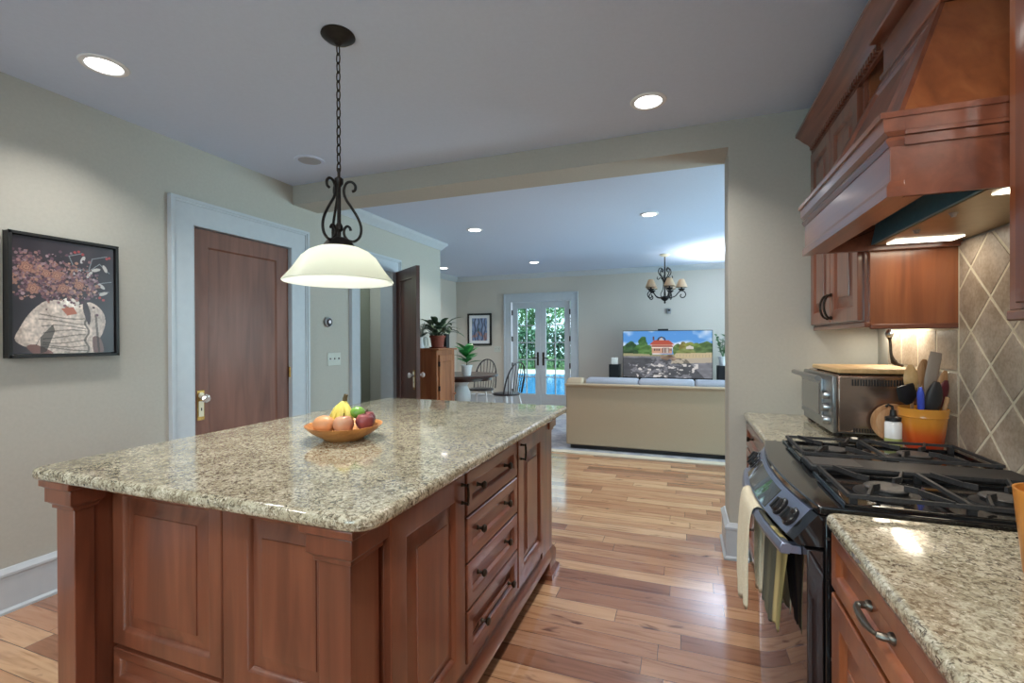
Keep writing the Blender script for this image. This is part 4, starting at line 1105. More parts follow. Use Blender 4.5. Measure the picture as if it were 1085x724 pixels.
MB().lathe([(0, H - .0045), (.078, H - .0035), (.078, H - .0005), (0, H - .0005)], (-2.52, 2.66, 0), 36).build('grille', noisy('speaker_grille', lin(150, 153, 162), lin(176, 179, 188), 500, .7, .2), sp)

# framed portrait
pf = thing('framed_portrait', 'black framed dark portrait of a torso with flowers for a head', 'picture', (XL + .02, 1.5, 1.22))
y0, y1, z0, z1 = 1.268, 1.732, 1.222, 1.838
m = MB()
for b in ((y0, y0 + .014, z0, z1), (y1 - .014, y1, z0, z1), (y0, y1, z0, z0 + .014), (y0, y1, z1 - .014, z1)): m.box(XL + .001, XL + .05, *b)
m.build('frame', MAT['black_matte'], pf, bevel=.0015)
MB().box(XL + .002, XL + .036, y0 + .018, y1 - .018, z0 + .018, z1 - .018).build('canvas', MAT['black_matte'], pf)
W_, H_ = 210, 280
u = np.linspace(0, 1, W_)[None, :].repeat(H_, 0); v = np.linspace(0, 1, H_)[:, None].repeat(W_, 1)
img = np.empty((H_, W_, 3)); img[:] = (52, 45, 52); img += (vnoise(W_, H_, 7, 1)[..., None] - .5) * 22
rs = np.random.RandomState(4)
def fillp(poly, c, nz=0, cells=14, seed=3):
    poly = [(q.x, q.y) for q in spline([(a_, b_, 0) for a_, b_ in poly], 6, True)]
    k = inpoly(u, v, poly); img[k] = np.array(c) + ((vnoise(W_, H_, cells, seed)[k] - .5) * nz)[:, None]
# torso, collar and sleeves
fillp([(.24, 0), (.26, .2), (.20, .32), (.30, .46), (.46, .47), (.6, .44), (.74, .47), (.86, .40), (.88, .3), (.82, .2), (.84, 0)], (206, 192, 182), 40)
fillp([(.30, .46), (.16, .36), (.06, .22), (.02, .12), (.12, .06), (.2, .08), (.24, .14), (.36, .26), (.4, .4)], (202, 188, 178), 50, 16, 8)
fillp([(.12, .06), (.2, .08), (.36, .01), (.3, -.01), (.2, -.01)], (120, 86, 80), 20)
fillp([(.70, .44), (.86, .40), (.90, .28), (.84, .14), (.76, .14), (.74, .28)], (190, 176, 168), 50, 12, 9)
fillp([(.76, .14), (.84, .14), (.88, .01), (.78, -.01)], (112, 84, 80), 20)
for k, vv in enumerate((.04, .075, .11, .15, .19, .23, .28, .33)):
    d_ = np.abs(v - (vv + .02 * np.sin(u * 7 + k)))
    kk = (d_ < .0055) & inpoly(u, v, [(.25, 0), (.27, .2), (.22, .32), (.3, .44), (.68, .42), (.7, 0)]); img[kk] *= .68
d_ = np.abs(u - .70 - .02 * np.sin(v * 40)); img[(d_ < .012) & (v < .36)] *= .55
d_ = np.abs(u - .80 + .1 * (v - .3)); img[(d_ < .012) & (v < .36)] *= .6
img[inpoly(u, v, [(.24, .14), (.36, .26), (.38, .2), (.3, .02), (.24, 0)])] *= .5
fillp([(.42, .44), (.5, .5), (.62, .47), (.58, .40), (.48, .39)], (214, 206, 198), 70, 30)
fillp([(.68, .50), (.74, .36), (.72, .26), (.66, .40)], (70, 60, 66), 20)
fold = vnoise(W_, H_, 34, 61) * .5 + vnoise(W_, H_, 70, 62) * .5
body = (img.sum(-1) > 300) & (v < .5)
img[body] *= (.72 + .5 * fold[body])[:, None]
# twigs and leaves at the upper right
def stroke(p, c, wd):
    for a, b in zip(p[:-1], p[1:]):
        for t in np.linspace(0, 1, 40):
            x_, y_ = a[0] + (b[0] - a[0]) * t, a[1] + (b[1] - a[1]) * t
            img[(u - x_) ** 2 + ((v - y_) * 1.33) ** 2 < wd ** 2] = c
for p in ([(.5, .62), (.56, .8), (.52, .88), (.66, .92)], [(.55, .78), (.72, .76), (.84, .84), (.95, .76)], [(.70, .6), (.86, .66), (.97, .68)], [(.72, .76), (.76, .88), (.92, .92)], [(.8, .56), (.94, .58)]): stroke(p, (120, 124, 128), .005)
for x_, y_, a_ in ((.60, .74, .6), (.73, .73, 1.0), (.86, .63, 2.4), (.8, .78, .3), (.66, .86, 1.2), (.9, .8, 2.0), (.88, .56, .4)):
    du, dv = u - x_, (v - y_) * 1.33; a1, b1 = du * math.cos(a_) + dv * math.sin(a_), -du * math.sin(a_) + dv * math.cos(a_)
    img[(a1 / .05) ** 2 + (b1 / .02) ** 2 < 1] = (176, 172, 170)
# flower mass
for k in range(1300):
    x_ = rs.beta(1.3, 1.7) * .84; y_ = .65 + rs.randn() * .085 + (.05 if x_ < .25 else 0) - .12 * max(0, x_ - .5)
    r = .006 + rs.rand() * .013
    c = ((140, 104, 98), (124, 88, 90), (108, 80, 92), (158, 120, 104), (92, 66, 78), (134, 110, 116), (66, 50, 58))[rs.randint(7)]
    img[(u - x_) ** 2 + ((v - y_) * 1.33) ** 2 < r * r] = np.array(c) + rs.randn() * 10
for x_, y_, r in ((.12, .74, .06), (.4, .69, .05), (.46, .58, .055), (.62, .62, .05), (.18, .56, .06), (.30, .70, .045)):
    for q, c in ((1, (132, 92, 84)), (.8, (160, 118, 102)), (.6, (122, 84, 78)), (.42, (170, 130, 110)), (.22, (134, 96, 86))):
        img[(u - x_) ** 2 + ((v - y_) * 1.33) ** 2 < (r * q) ** 2 * (1 + .3 * np.sin(6 * np.arctan2(v - y_, u - x_))[(u - x_) ** 2 + ((v - y_) * 1.33) ** 2 < 9].reshape(u.shape))] = c
for x_, y_ in ((.62, .93), (.66, .91), (.95, .91), (.92, .9), (.84, .52), (.88, .5), (.58, .92)):
    img[(u - x_) ** 2 + ((v - y_) * 1.33) ** 2 < .016 ** 2] = (150, 62, 64)
img[inpoly(u, v, [(.44, .40), (.56, .42), (.6, .36), (.5, .34)])] = (170, 104, 84)
paint_grid('printed_picture', W_, H_, img, pf, lambda a, b: (XL + .0375, y0 + .018 + a * (y1 - y0 - .036), z0 + .018 + b * (z1 - z0 - .036)), 0, .35)

th = thing('thermostat', 'small round dark thermostat with silver ring on the left wall', 'thermostat', (XL, 3.443, 1.47))
MB().lathe([(0, 0), (.046, 0), (.046, .022), (.042, .027), (0, .027)], (XL + .0005, 3.443, 1.47), 30, axis='x').build('ring', MAT['steel'], th)
MB().lathe([(0, .027), (.038, .027), (.034, .031), (0, .031)], (XL + .0005, 3.443, 1.47), 30, axis='x').build('display', MAT['oven_glass'], th)
MB().lathe([(0, .031), (.016, .031), (.015, .0318), (0, .0318)], (XL + .0005, 3.447, 1.472), 20, axis='x').build('glowing_digits', emit('display_glow', (.8, .9, 1, 1), .7), th)
def switch_plate(label, p, ax, a0, a1, z0, z1, n, s, grp=None):
    r = thing('switch_plate', label, 'switch', (p, (a0 + a1) / 2, z0) if ax == 'x' else ((a0 + a1) / 2, p, z0))
    q = lambda u0, u1, v0, v1, w0, w1: MB().box(*sorted((p + s * w0, p + s * w1)), u0, u1, v0, v1) if ax == 'x' else MB().box(u0, u1, *sorted((p + s * w0, p + s * w1)), v0, v1)
    q(a0, a1, z0, z1, .0005, .006).build('plate', MAT['switch'], r, bevel=.002)
    for i in range(n):
        c = a0 + (a1 - a0) * (i + .5) / n; zc = (z0 + z1) / 2
        q(c - .006, c + .006, zc - .014, zc + .014, .006, .0075).build('slot', MAT['trim'], r)
        q(c - .0045, c + .0045, zc - .002, zc + .012, .007, .016).build('toggle', MAT['pewter'], r, bevel=.001)
switch_plate('white three-toggle switch plate under the thermostat', XL, 'x', 3.445, 3.615, 1.068, 1.188, 3, 1)
switch_plate('pale switch plate on the far wall beside the french doors', YF, 'y', -3.60, -3.455, 1.06, 1.175, 2, -1)
sn = thing('wall_sensor', 'small grey sensor on the far wall below the chandelier', 'sensor', (-.249, YF, 1.76))
MB().box(-.285, -.213, YF - .03, YF - .0005, 1.755, 1.85).build('body', noisy('sensor_grey', lin(140, 142, 146), lin(150, 152, 156), 30, .5, 0), sn, bevel=.006)
MB().box(-.27, -.228, YF - .036, YF - .029, 1.80, 1.835).build('lens', MAT['black_matte'], sn, bevel=.003)

# ---- pendant over the island
PX, PY = -1.372, 1.613
pd = thing('pendant_lamp', 'wrought iron pendant with white bell glass shade above the island', 'pendant lamp', (PX, PY, H))
MB().lathe([(0, H - .0005), (.068, H - .0005), (.07, H - .006), (.05, H - .022), (.018, H - .034), (.008, H - .044), (0, H - .046)], (PX, PY, 0), 32).build('canopy', MAT['black_iron'], pd)
m = MB(); z = H - .042; k = 0
while z > 2.02:
    a = k % 2; pts = []
    for i in range(12):
        t = 2 * PI * i / 12; x_, zz = .0085 * math.cos(t), .0235 * math.sin(t)
        pts.append((PX + (x_ if a else 0), PY + (0 if a else x_), z - .02 + zz))
    m.tube(pts, .0028, 6, closed=True); z -= .0385; k += 1
m.build('chain', MAT['black_iron'], pd)
MB().lathe([(0, 2.03), (.006, 2.03), (.006, 1.995), (.018, 1.985), (.018, 1.965), (.008, 1.95), (.008, 1.80), (.016, 1.785), (.016, 1.77), (.008, 1.76), (.008, 1.72), (0, 1.72)], (PX, PY, 0), 16).build('stem', MAT['black_iron'], pd)
sc = [(.050, 1.752), (.044, 1.765), (.030, 1.769), (.018, 1.754), (.019, 1.730), (.038, 1.709), (.068, 1.706), (.094, 1.726), (.101, 1.762), (.087, 1.802), (.056, 1.847), (.026, 1.886), (.017, 1.922), (.030, 1.952), (.055, 1.958), (.073, 1.943), (.071, 1.924), (.057, 1.918)]
for a in (YAW + .12, YAW + .12 + 2 * PI / 3, YAW + .12 + 4 * PI / 3):
    P = spline([(PX + (r * .84 + .006) * math.cos(a), PY + (r * .84 + .006) * math.sin(a), z + .016) for r, z in sc], 4)
    MB().tube(P, .0058, 8).build('scroll', MAT['black_iron'], pd)
MB().lathe([(0, 1.738), (.03, 1.735), (.05, 1.722), (.062, 1.706), (.066, 1.697), (.06, 1.695), (0, 1.70)], (PX, PY, 0), 28).build('shade_cap', MAT['black_iron'], pd)
pr = [(.056, 1.698), (.088, 1.692), (.122, 1.676), (.150, 1.652), (.170, 1.622), (.188, 1.595), (.208, 1.570), (.219, 1.558), (.224, 1.550)]
inner = [(r - .004, z - .004) for r, z in reversed(pr)]
MB().lathe(pr + inner, (PX, PY, 0), 48).build('shade', MAT['alabaster'], pd, smooth=60)
MB().sphere((PX, PY, 1.61), .028, 16, 10, 1.2).build('bulb', emit('bulb_glow', (1, .97, .9, 1), 12), pd)
lamp('pendant_bulb', 'POINT', (0, 0, 1.615 - H), 46, (1, .95, .86), size=.04, parent=pd)

# ================================================================== FAR ROOM
rug = thing('area_rug', 'grey blue area rug with cream border under the sofa', 'rug', (-.2, 6.6, 0))
MB().box(-2.1, 2.2, 5.36, 7.9, .0005, .012).build('pile', MAT['rug'], rug)
m = MB()
for b in ((-2.22, 2.32, 5.24, 5.36), (-2.22, 2.32, 7.9, 8.02), (-2.22, -2.1, 5.36, 7.9), (2.2, 2.32, 5.36, 7.9)): m.box(*b, .0005, .012)
m.build('border', MAT['rug_border'], rug)

so = thing('sofa', 'long tan upholstered sofa seen from behind in the far room', 'sofa', (-.2, 5.9, .012))
sx0, sx1, sb = -1.325, .95, 5.45
MB().box(sx0 + .02, sx1 - .02, sb + .01, sb + .93, .055, .30).build('base', MAT['sofa'], so, bevel=.02)
m = MB().prism([(sb, .06), (sb + .19, .06), (sb + .24, .70), (sb + .2, .775), (sb - .02, .785), (sb - .035, .76), (sb - .012, .745)], 'x', sx0 + .005, sx1 - .005)
m.build('back', MAT['sofa'], so, bevel=.015, seg=3)
MB().tube([(sx0 - .005, sb - .03, .772), (sx1 + .005, sb - .03, .772)], .014, 10).build('top_piping', MAT['sofa'], so)
for x0, x1 in ((sx0, sx0 + .2), (sx1 - .2, sx1)):
    MB().prism([(sb + .0, .06), (sb + .93, .06), (sb + .95, .58), (sb + .9, .63), (sb + .32, .66), (sb + .2, .842), (sb + .06, .845), (sb + .0, .79)], 'x', x0, x1).build('arm', MAT['sofa'], so, bevel=.03, seg=4)
for i in range(3):
    a = sx0 + .22 + i * .61; b = a + .605
    MB().box(a, b, sb + .26, sb + .90, .30, .46).build('seat_cushion', MAT['cushion'], so, bevel=.04, seg=4)
    MB().prism([(sb + .22, .47), (sb + .42, .47), (sb + .32, .80), (sb + .28, .845), (sb + .13, .845), (sb + .09, .80)], 'x', a, b).build('back_cushion', MAT['cushion'], so, bevel=.04, seg=4)
MB().box(sx0 + .05, sx1 - .05, sb + .03, sb + .88, .016, .057).build('plinth', MAT['black_matte'], so)

# TV on its console with speakers
cs = thing('media_console', 'low white media console against the far wall behind the sofa', 'console', (-.3, 8.45, 0))
c0, c1 = -1.33, .86
MB().box(c0, c1, 8.16, 8.60, .08, .575).build('body', MAT['white'], cs, bevel=.004)
MB().box(c0 - .02, c1 + .02, 8.14, 8.62, .575, .605).build('top', MAT['white'], cs, bevel=.004)
for i in range(4):
    a = c0 + .02 + i * (c1 - c0 - .04) / 4
    q = MB(lambda u, v, w: (u, 8.16 - w, v)).panel(a + .006, a + (c1 - c0 - .04) / 4 - .006, .10, .56, .018, .05, raised=False).build('door', MAT['white'], cs)
    knob(q, lambda u, v, w: (u, 8.142 - w, v), a + (.47 if i % 2 == 0 else .06), .42)
for x in (c0 + .05, c1 - .05):
    for y in (8.2, 8.56): MB().box(x - .025, x + .025, y - .025, y + .025, 0, .081).build('leg', MAT['white'], cs)
tv = thing('television', 'wide flat television on the white console showing a red-roofed house', 'television', (-.285, 8.35, .605))
t0, t1, tz0, tz1 = -1.003, .438, .635, 1.452
MB().box(t0, t1, 8.30, 8.345, tz0, tz1).build('screen_housing', MAT['screen_black'], tv, bevel=.004)
for x in (-.72, .15):
    MB().box(x - .015, x + .015, 8.315, 8.345, .612, tz0 + .01).box(x - .15, x + .15, 8.24, 8.44, .606, .613).build('foot', MAT['screen_black'], tv, bevel=.002)
W_, H_ = 220, 124
u = np.linspace(0, 1, W_)[None, :].repeat(H_, 0); v = np.linspace(0, 1, H_)[:, None].repeat(W_, 1)
img = np.zeros((H_, W_, 3))
sky = v > .5
cl = vnoise(W_, H_, 6, 11) * .6 + vnoise(W_, H_, 15, 12) * .4
img[:] = (84, 146, 214); img += (np.clip((cl - .45) * 4, 0, 1) * sky)[..., None] * (np.array((236, 240, 248)) - np.array((84, 146, 214)))
gn = vnoise(W_, H_, 30, 13)
def blob(x_, y_, rx, ry, c, nz=60):
    k = ((u - x_) / rx) ** 2 + ((v - y_) / ry) ** 2 < 1 + (vnoise(W_, H_, 22, int(x_ * 977) + 5) - .5) * .8
    img[k] = np.array(c) + ((gn[k] - .5) * nz)[:, None]
ground = v < .5; img[ground] = (150, 146, 112)
for x_, y_, rx, ry, c in ((.04, .60, .07, .10, (58, 92, 44)), (.10, .64, .07, .14, (44, 78, 38)), (.23, .66, .055, .22, (58, 98, 42)), (.20, .58, .07, .14, (66, 108, 46)), (.27, .56, .09, .14, (84, 120, 56)),
                     (.62, .60, .05, .12, (90, 116, 50)), (.69, .63, .05, .14, (120, 112, 44)), (.76, .64, .06, .12, (134, 140, 58)), (.84, .63, .07, .13, (104, 130, 52)), (.93, .62, .08, .16, (84, 112, 46)), (.98, .60, .06, .14, (70, 96, 42)), (.87, .56, .12, .08, (80, 104, 48)), (.72, .56, .1, .07, (112, 122, 60)), (.08, .55, .1, .06, (48, 74, 40))): blob(x_, y_, rx, ry, c)
def tp(poly, c): img[inpoly(u, v, poly)] = c
tp([(.335, .52), (.335, .70), (.565, .70), (.565, .52)], (196, 150, 124))
tp([(.335, .63), (.33, .66), (.57, .66), (.565, .63)], (232, 220, 206))
tp([(.305, .70), (.36, .80), (.42, .815), (.53, .80), (.595, .70)], (176, 78, 56))
tp([(.335, .655), (.32, .69), (.585, .69), (.57, .655)], (150, 66, 50))
kk = (np.abs(np.hypot(u - .445, (v - .80) * .6) - .04) < .008) & (v > .79); img[kk] = (50, 48, 60)
tp([(.415, .80), (.445, .86), (.475, .80)], (204, 190, 180))
tp([(.345, .80), (.345, .88), (.365, .88), (.365, .80)], (96, 60, 52))
for x_ in (.36, .385, .41, .52, .545): tp([(x_, .57), (x_, .62), (x_ + .015, .62), (x_ + .015, .57)], (92, 70, 66))
tp([(.455, .53), (.455, .64), (.53, .64), (.53, .53)], (88, 50, 42))
for x_ in (.47, .495, .515): tp([(x_, .53), (x_, .63), (x_ + .008, .63), (x_ + .008, .53)], (226, 214, 200))
tp([(.72, .61), (.80, .61), (.80, .66), (.76, .69), (.72, .66)], (206, 198, 190))
lot = v < .46; lotc = 118 + (vnoise(W_, H_, 26, 21) - .5) * 30
for c_, q in enumerate((1.0, .99, 1.04)): img[..., c_][lot] = (lotc * q)[lot]
tp([(0, .46), (0, .52), (.3, .50), (.33, .46)], (158, 152, 112))
tp([(.57, .34), (.6, .52), (1, .54), (1, .36)], (190, 172, 134)); tp([(.55, .30), (.57, .4), (1, .44), (1, .33)], (176, 164, 146))
sh = (vnoise(W_, H_, 8, 33) * .45 + vnoise(W_, H_, 30, 34) * .3 + vnoise(W_, H_, 60, 36) * .25 > .40) & (v < .42) & (u + v * .5 < .92)
img[sh] = img[sh] * .62
bl = (vnoise(W_, H_, 24, 35) * .6 + vnoise(W_, H_, 50, 37) * .4 > .66) & (v < .3) & (u < .85) & (u > .15); img[bl] = (206, 200, 196)
for x_ in np.arange(.02, .99, .035):
    if not .45 < x_ < .58: tp([(x_, .44), (x_, .50), (x_ + .006, .50), (x_ + .006, .44)], (150, 140, 120))
for x_, y_, r in ((.50, .42, .03), (.54, .45, .03), (.46, .44, .03), (.58, .40, .03)): blob(x_, y_, r, r * 1.5, (120, 96, 78), 90)
paint_grid('screen_picture', W_, H_, img, tv, lambda a, b: (t0 + .01 + a * (t1 - t0 - .02), 8.2985, tz0 + .022 + b * (tz1 - tz0 - .032)), 1.0)
wb = tag(MB().box(-.42, -.25, 8.295, 8.35, 1.4525, 1.478).build('webcam_bar', MAT['black_matte'], None, (-.335, 8.32, 1.4525), bevel=.006), 'slim black camera bar on top of the television', 'camera')
def speaker(label, x):
    r = thing('bookshelf_speaker', label, 'speaker', (x, 8.36, .605), 0, 'speakers beside the television')
    MB().box(x - .09, x + .09, 8.27, 8.45, .6055, .868).build('cabinet', MAT['black_matte'], r, bevel=.005)
    MB().box(x - .082, x + .082, 8.262, 8.272, .614, .86).build('grille', noisy('speaker_cloth', lin(16, 16, 20), lin(26, 26, 30), 400, .9, .2), r, bevel=.004)
speaker('black box speaker left of the television under a white candle', -1.147)
speaker('black box speaker right of the television under a potted plant', .59)
cd = thing('pillar_candle', 'white square candle on the left speaker', 'candle', (-1.147, 8.36, .868))
MB().box(-1.203, -1.093, 8.305, 8.415, .8685, .985).build('wax', MAT['candle'], cd, bevel=.006)
MB().tube([(-1.147, 8.36, .984), (-1.145, 8.36, .996)], .002, 6).build('wick', MAT['black_matte'], cd)
def pot(parent, c, r, h, mat, saucer=False):
    MB().lathe([(0, 0), (r * .72, 0), (r * .74, .004), (r * .95, h * .82), (r * 1.04, h * .83), (r * 1.05, h), (r * .95, h), (r * .88, h * .86), (0, h * .86)], c, 26).build('pot', mat, parent)
    MB().lathe([(0, h * .862), (r * .88, h * .862), (0, h * .9)], c, 20).build('soil', MAT['soil'], parent)
    if saucer: MB().lathe([(0, 0), (r * 1.02, 0), (r * 1.12, .014), (r * 1.06, .014), (r * .98, .004), (0, .004)], c, 26).build('saucer', mat, parent)
p1 = thing('potted_plant', 'upright leafy plant in white pot on the right speaker', 'plant', (.59, 8.36, .868))
pot(p1, (.59, 8.36, .869), .068, .15, MAT['ceramic'])
m = MB(); st_ = MB(); rs = random.Random(3)
for k in range(7):
    a = rs.random() * 6.28; lean = .1 + rs.random() * .25
    b = Vector((.59, 8.36, 1.0)); d_ = Vector((math.cos(a) * lean, math.sin(a) * lean, 1)).normalized(); L = .25 + rs.random() * .18
    st_.tube([b, b + d_ * L], [.006, .003], 6)
    for q in range(7):
        t_ = .25 + q * .12; s_ = 1 if q % 2 else -1
        m.leaf(b + d_ * L * min(1, t_), (math.cos(a + 1.57 * s_) * .8, math.sin(a + 1.57 * s_) * .8, .7), .11, .04, .6)
m.build('foliage', MAT['leaf'], p1, smooth=0); st_.build('stems', MAT['leaf'], p1)

# chandelier
CHX, CHY = -.275, 7.5
ch = thing('chandelier', 'wrought iron chandelier with five tan shades in the far room', 'chandelier', (CHX, CHY, H))
MB().lathe([(0, H - .0005), (.075, H - .0005), (.078, H - .012), (.05, H - .03), (.012, H - .036), (0, H - .04)], (CHX, CHY, 0), 24).build('canopy', MAT['ivory'], ch)
MB().tube([(CHX, CHY, H - .035), (CHX, CHY, 2.40)], .009, 8).tube([(CHX, CHY, 2.40), (CHX, CHY, 1.93)], .012, 8).build('stem', MAT['black_iron'], ch)
MB().lathe([(0, 1.845), (.012, 1.85), (.016, 1.868), (.008, 1.878), (.03, 1.892), (.058, 1.915), (.066, 1.935), (.05, 1.952), (.02, 1.962), (0, 1.965)], (CHX, CHY, 0), 20).build('finial', MAT['black_iron'], ch)
for k in range(4):
    a = YAW + .3 + k * PI / 2
    P = [(.015, 2.17), (.03, 2.21), (.07, 2.26), (.108, 2.31), (.105, 2.36), (.075, 2.385), (.045, 2.37), (.045, 2.34), (.062, 2.33)]
    MB().tube(spline([(CHX + r * math.cos(a), CHY + r * math.sin(a), z) for r, z in P], 4), .0075, 7).build('scroll', MAT['black_iron'], ch)
    P = [(.105, 2.26), (.115, 2.235), (.095, 2.22), (.07, 2.24), (.04, 2.22), (.02, 2.16), (.03, 2.06), (.06, 2.0), (.055, 1.95)]
    MB().tube(spline([(CHX + r * math.cos(a + .78), CHY + r * math.sin(a + .78), z) for r, z in P], 4), .006, 7).build('scroll', MAT['black_iron'], ch)
for k in range(5):
    a = YAW - .35 + k * 2 * PI / 5; ca, sa = math.cos(a), math.sin(a)
    P = [(.03, 1.945), (.09, 1.935), (.15, 1.955), (.19, 2.0), (.225, 2.03), (.275, 2.02), (.298, 1.975), (.278, 1.935), (.24, 1.93), (.222, 1.955), (.235, 1.98)]
    ar = MB().tube(spline([(CHX + r * ca, CHY + r * sa, z) for r, z in P], 4), .008, 7).build('arm', MAT['black_iron'], ch)
    x_, y_ = CHX + .24 * ca, CHY + .24 * sa
    MB().lathe([(0, 2.03), (.02, 2.03), (.05, 2.055), (.052, 2.062), (.012, 2.066), (.012, 2.13), (0, 2.13)], (x_, y_, 0), 14).build('candle_cup', MAT['black_iron'], ar)
    MB().lathe([(.086, 2.085), (.036, 2.205), (.033, 2.205), (.083, 2.085)], (x_, y_, 0), 20).build('lamp_shade', MAT['shade_tan'], ar)
    MB().sphere((x_, y_, 2.135), .02, 10, 8, 1.3).build('bulb', emit('chandelier_bulb', (1, .95, .85, 1), 8), ar)
    lamp('chandelier_bulb', 'POINT', (x_ - CHX, y_ - CHY, 2.125 - H), 11, (1, .93, .82), size=.02, parent=ch)

fl = thing('added_uplight', 'unseen lamp added behind the dividing wall to brighten the far ceiling', 'fill light', (.78, 7.5, .0))  # unseen lamp added to make the bright patch on the far ceiling
MB().lathe([(0, 0), (.15, 0), (.15, .015), (.03, .03), (.014, .05), (.014, 1.70), (.03, 1.72), (0, 1.72)], (.78, 7.5, 0), 24).build('stand', MAT['bronze'], fl)
MB().lathe([(.02, 1.70), (.10, 1.74), (.16, 1.82), (.163, 1.82), (.105, 1.73), (.02, 1.69)], (.78, 7.5, 0), 28).build('bowl_shade', MAT['ceramic'], fl)
lamp('added_uplight_spot', 'SPOT', (0, 0, 1.80), 300, (1, .98, .95), (PI, 0, 0), .05, parent=fl)
ul = bpy.data.objects['added_uplight_spot'].data; ul.spot_size = math.radians(128); ul.spot_blend = 1.0
hl = thing('hall_fill_light', 'unseen fill light added on the hall ceiling beyond the open doorway', 'ceiling light', (-3.65, 4.3, H))  # lamp added out of view to light the dark hall
MB().lathe([(0, H - .07), (.09, H - .06), (.13, H - .02), (.135, H - .0005), (0, H - .0005)], (-3.65, 4.3, 0), 28).build('bowl', MAT['alabaster'], hl)
lamp('hall_fill_lamp', 'POINT', (0, 0, -.16), 24, (.88, 1, .97), size=.1, parent=hl)

# framed picture on the far wall
fp = thing('framed_picture', 'black framed blue print with white mat left of the french doors', 'picture', (-3.91, YF - .01, 1.31))
a0, a1, z0, z1 = -4.18, -3.652, 1.195, 1.842
m = MB()
for b in ((a0, a0 + .035, z0, z1), (a1 - .035, a1, z0, z1)): m.box(b[0], b[1], YF - .03, YF - .001, b[2], b[3])
for b in ((z0, z0 + .035), (z1 - .035, z1)): m.box(a0, a1, YF - .03, YF - .001, *b)
m.build('frame', MAT['black_matte'], fp, bevel=.002)
MB().box(a0 + .03, a1 - .03, YF - .014, YF - .002, z0 + .03, z1 - .03).build('mat_board', MAT['white'], fp)
W_, H_ = 60, 80
u = np.linspace(0, 1, W_)[None, :].repeat(H_, 0); v = np.linspace(0, 1, H_)[:, None].repeat(W_, 1)
n1 = vnoise(W_, H_, 10, 51); n2 = vnoise(W_, H_, 5, 52)
img = np.stack([120 + 60 * n1 - 40 * n2, 140 + 50 * n1 - 30 * n2, 180 + 40 * n1 - 30 * n2], -1)
for x_ in (.2, .42, .66, .85):
    kk = np.abs(u - x_ - .04 * np.sin(v * 12 + x_ * 9)) < .045; img[kk] = img[kk] * .5 + np.array((30, 26, 40)) * .5
kk = (v < .4) & (n1 > .5); img[kk] = img[kk] * .5 + np.array((170, 96, 70)) * .5
kk = (v > .4) & (n2 > .6) & (u < .5); img[kk] = img[kk] * .6 + np.array((56, 86, 60)) * .4
paint_grid('print', W_, H_, img, fp, lambda a, b: (a0 + .095 + a * (a1 - a0 - .19), YF - .0152, z0 + .095 + b * (z1 - z0 - .19)))

# pine cabinet with plants
pn = thing('pine_cabinet', 'reddish pine cupboard with one door against the left wall', 'cabinet', (-2.83, 4.91, 0))
q0, q1, qy0, qy1, qz = XL + .035, -2.62, 4.70, 5.135, 1.185
MB().box(q0, q1 - .02, qy0, qy1, .06, qz).build('carcass', MAT['pine'], pn, bevel=.003)
MB().box(q0 - .0, q1 + .012, qy0 - .014, qy1 + .014, qz, qz + .022).build('top', MAT['pine'], pn, bevel=.006)
MB().box(q0, q1 - .01, qy0 - .005, qy1 + .005, 0, .075).build('plinth', MAT['pine'], pn, bevel=.004)
tq = lambda a, b, c: (q1 - .02 + c, a, b)
q = MB(tq).panel(qy0 + .035, qy1 - .035, .11, qz - .055, .02, .075, raised=False, depth=.012).build('door', MAT['pine'], pn)
for z in (.2, .72, 1.0): MB(tq).box(qy0 + .027, qy0 + .041, z, z + .055, .005, .024).build('hinge', MAT['black_iron'], q)
MB(tq).lathe([(.008, 0), (.006, .012), (.016, .02), (.014, .03), (0, .032)], (qy1 - .07, .66, .02), 14).build('knob', MAT['pine'], q)
pz = qz + .022
g1 = thing('potted_plant', 'bushy dark green plant in terracotta pot on the pine cupboard', 'plant', (-2.78, 4.97, pz))
pot(g1, (-2.78, 4.97, pz), .092, .15, MAT['terracotta'], True)
rs = random.Random(12); m = MB(); st_ = MB()
for k in range(54):
    a = rs.random() * 6.28; up = rs.random()
    b = Vector((-2.78, 4.97, pz + .13)); d_ = Vector((math.cos(a), math.sin(a), .35 + up * 1.3)).normalized(); L = .06 + rs.random() * .13
    e = b + d_ * L
    if e.x < XL + .12: continue
    st_.tube([b, e], [.004, .003], 5)
    lv = .15 + rs.random() * .10
    if e.x + d_.x * lv < XL + .03: continue
    m.leaf(e, d_, lv, .065 + rs.random() * .02, 1.1)
m.build('foliage', MAT['leaf_dark'], g1, smooth=0); st_.build('stems', MAT['leaf_dark'], g1)
g2 = thing('air_plant', 'pale grey green spiky plant with trailing roots beside the potted plant', 'plant', (-2.88, 4.755, pz))
MB().lathe([(0, 0), (.04, 0), (.045, .005), (.032, .05), (.022, .11), (.028, .13), (.024, .13), (.018, .11), (.028, .05), (0, .01)], (-2.88, 4.755, pz + .001), 18).build('vase', MAT['ceramic'], g2)
rs = random.Random(5); m = MB()
for k in range(9):
    a = k * 2.4; m.leaf((-2.88, 4.755, pz + .12), (math.cos(a) * .45, math.sin(a) * .45, 1 if k % 3 else .35), .13 + .09 * rs.random() + (.04 if k == 0 else 0), .032, .35)
m.build('foliage', MAT['leaf_grey'], g2, smooth=0)
m = MB()
for k in range(7):
    a = k * .9; m.tube(spline([(-2.86 + .01 * math.cos(a), 4.785 + .01 * math.sin(a), pz + .125), (-2.86 + .045 * math.cos(a), 4.785 + .045 * math.sin(a), pz + .12), (-2.86 + .058 * math.cos(a), 4.785 + .058 * math.sin(a), pz + .03)], 4), .0025, 5)
m.build('roots', MAT['leaf_grey'], g2)
bx = MB().box(-2.74, -2.70, 5.045, 5.125, pz + .0005, pz + .17)
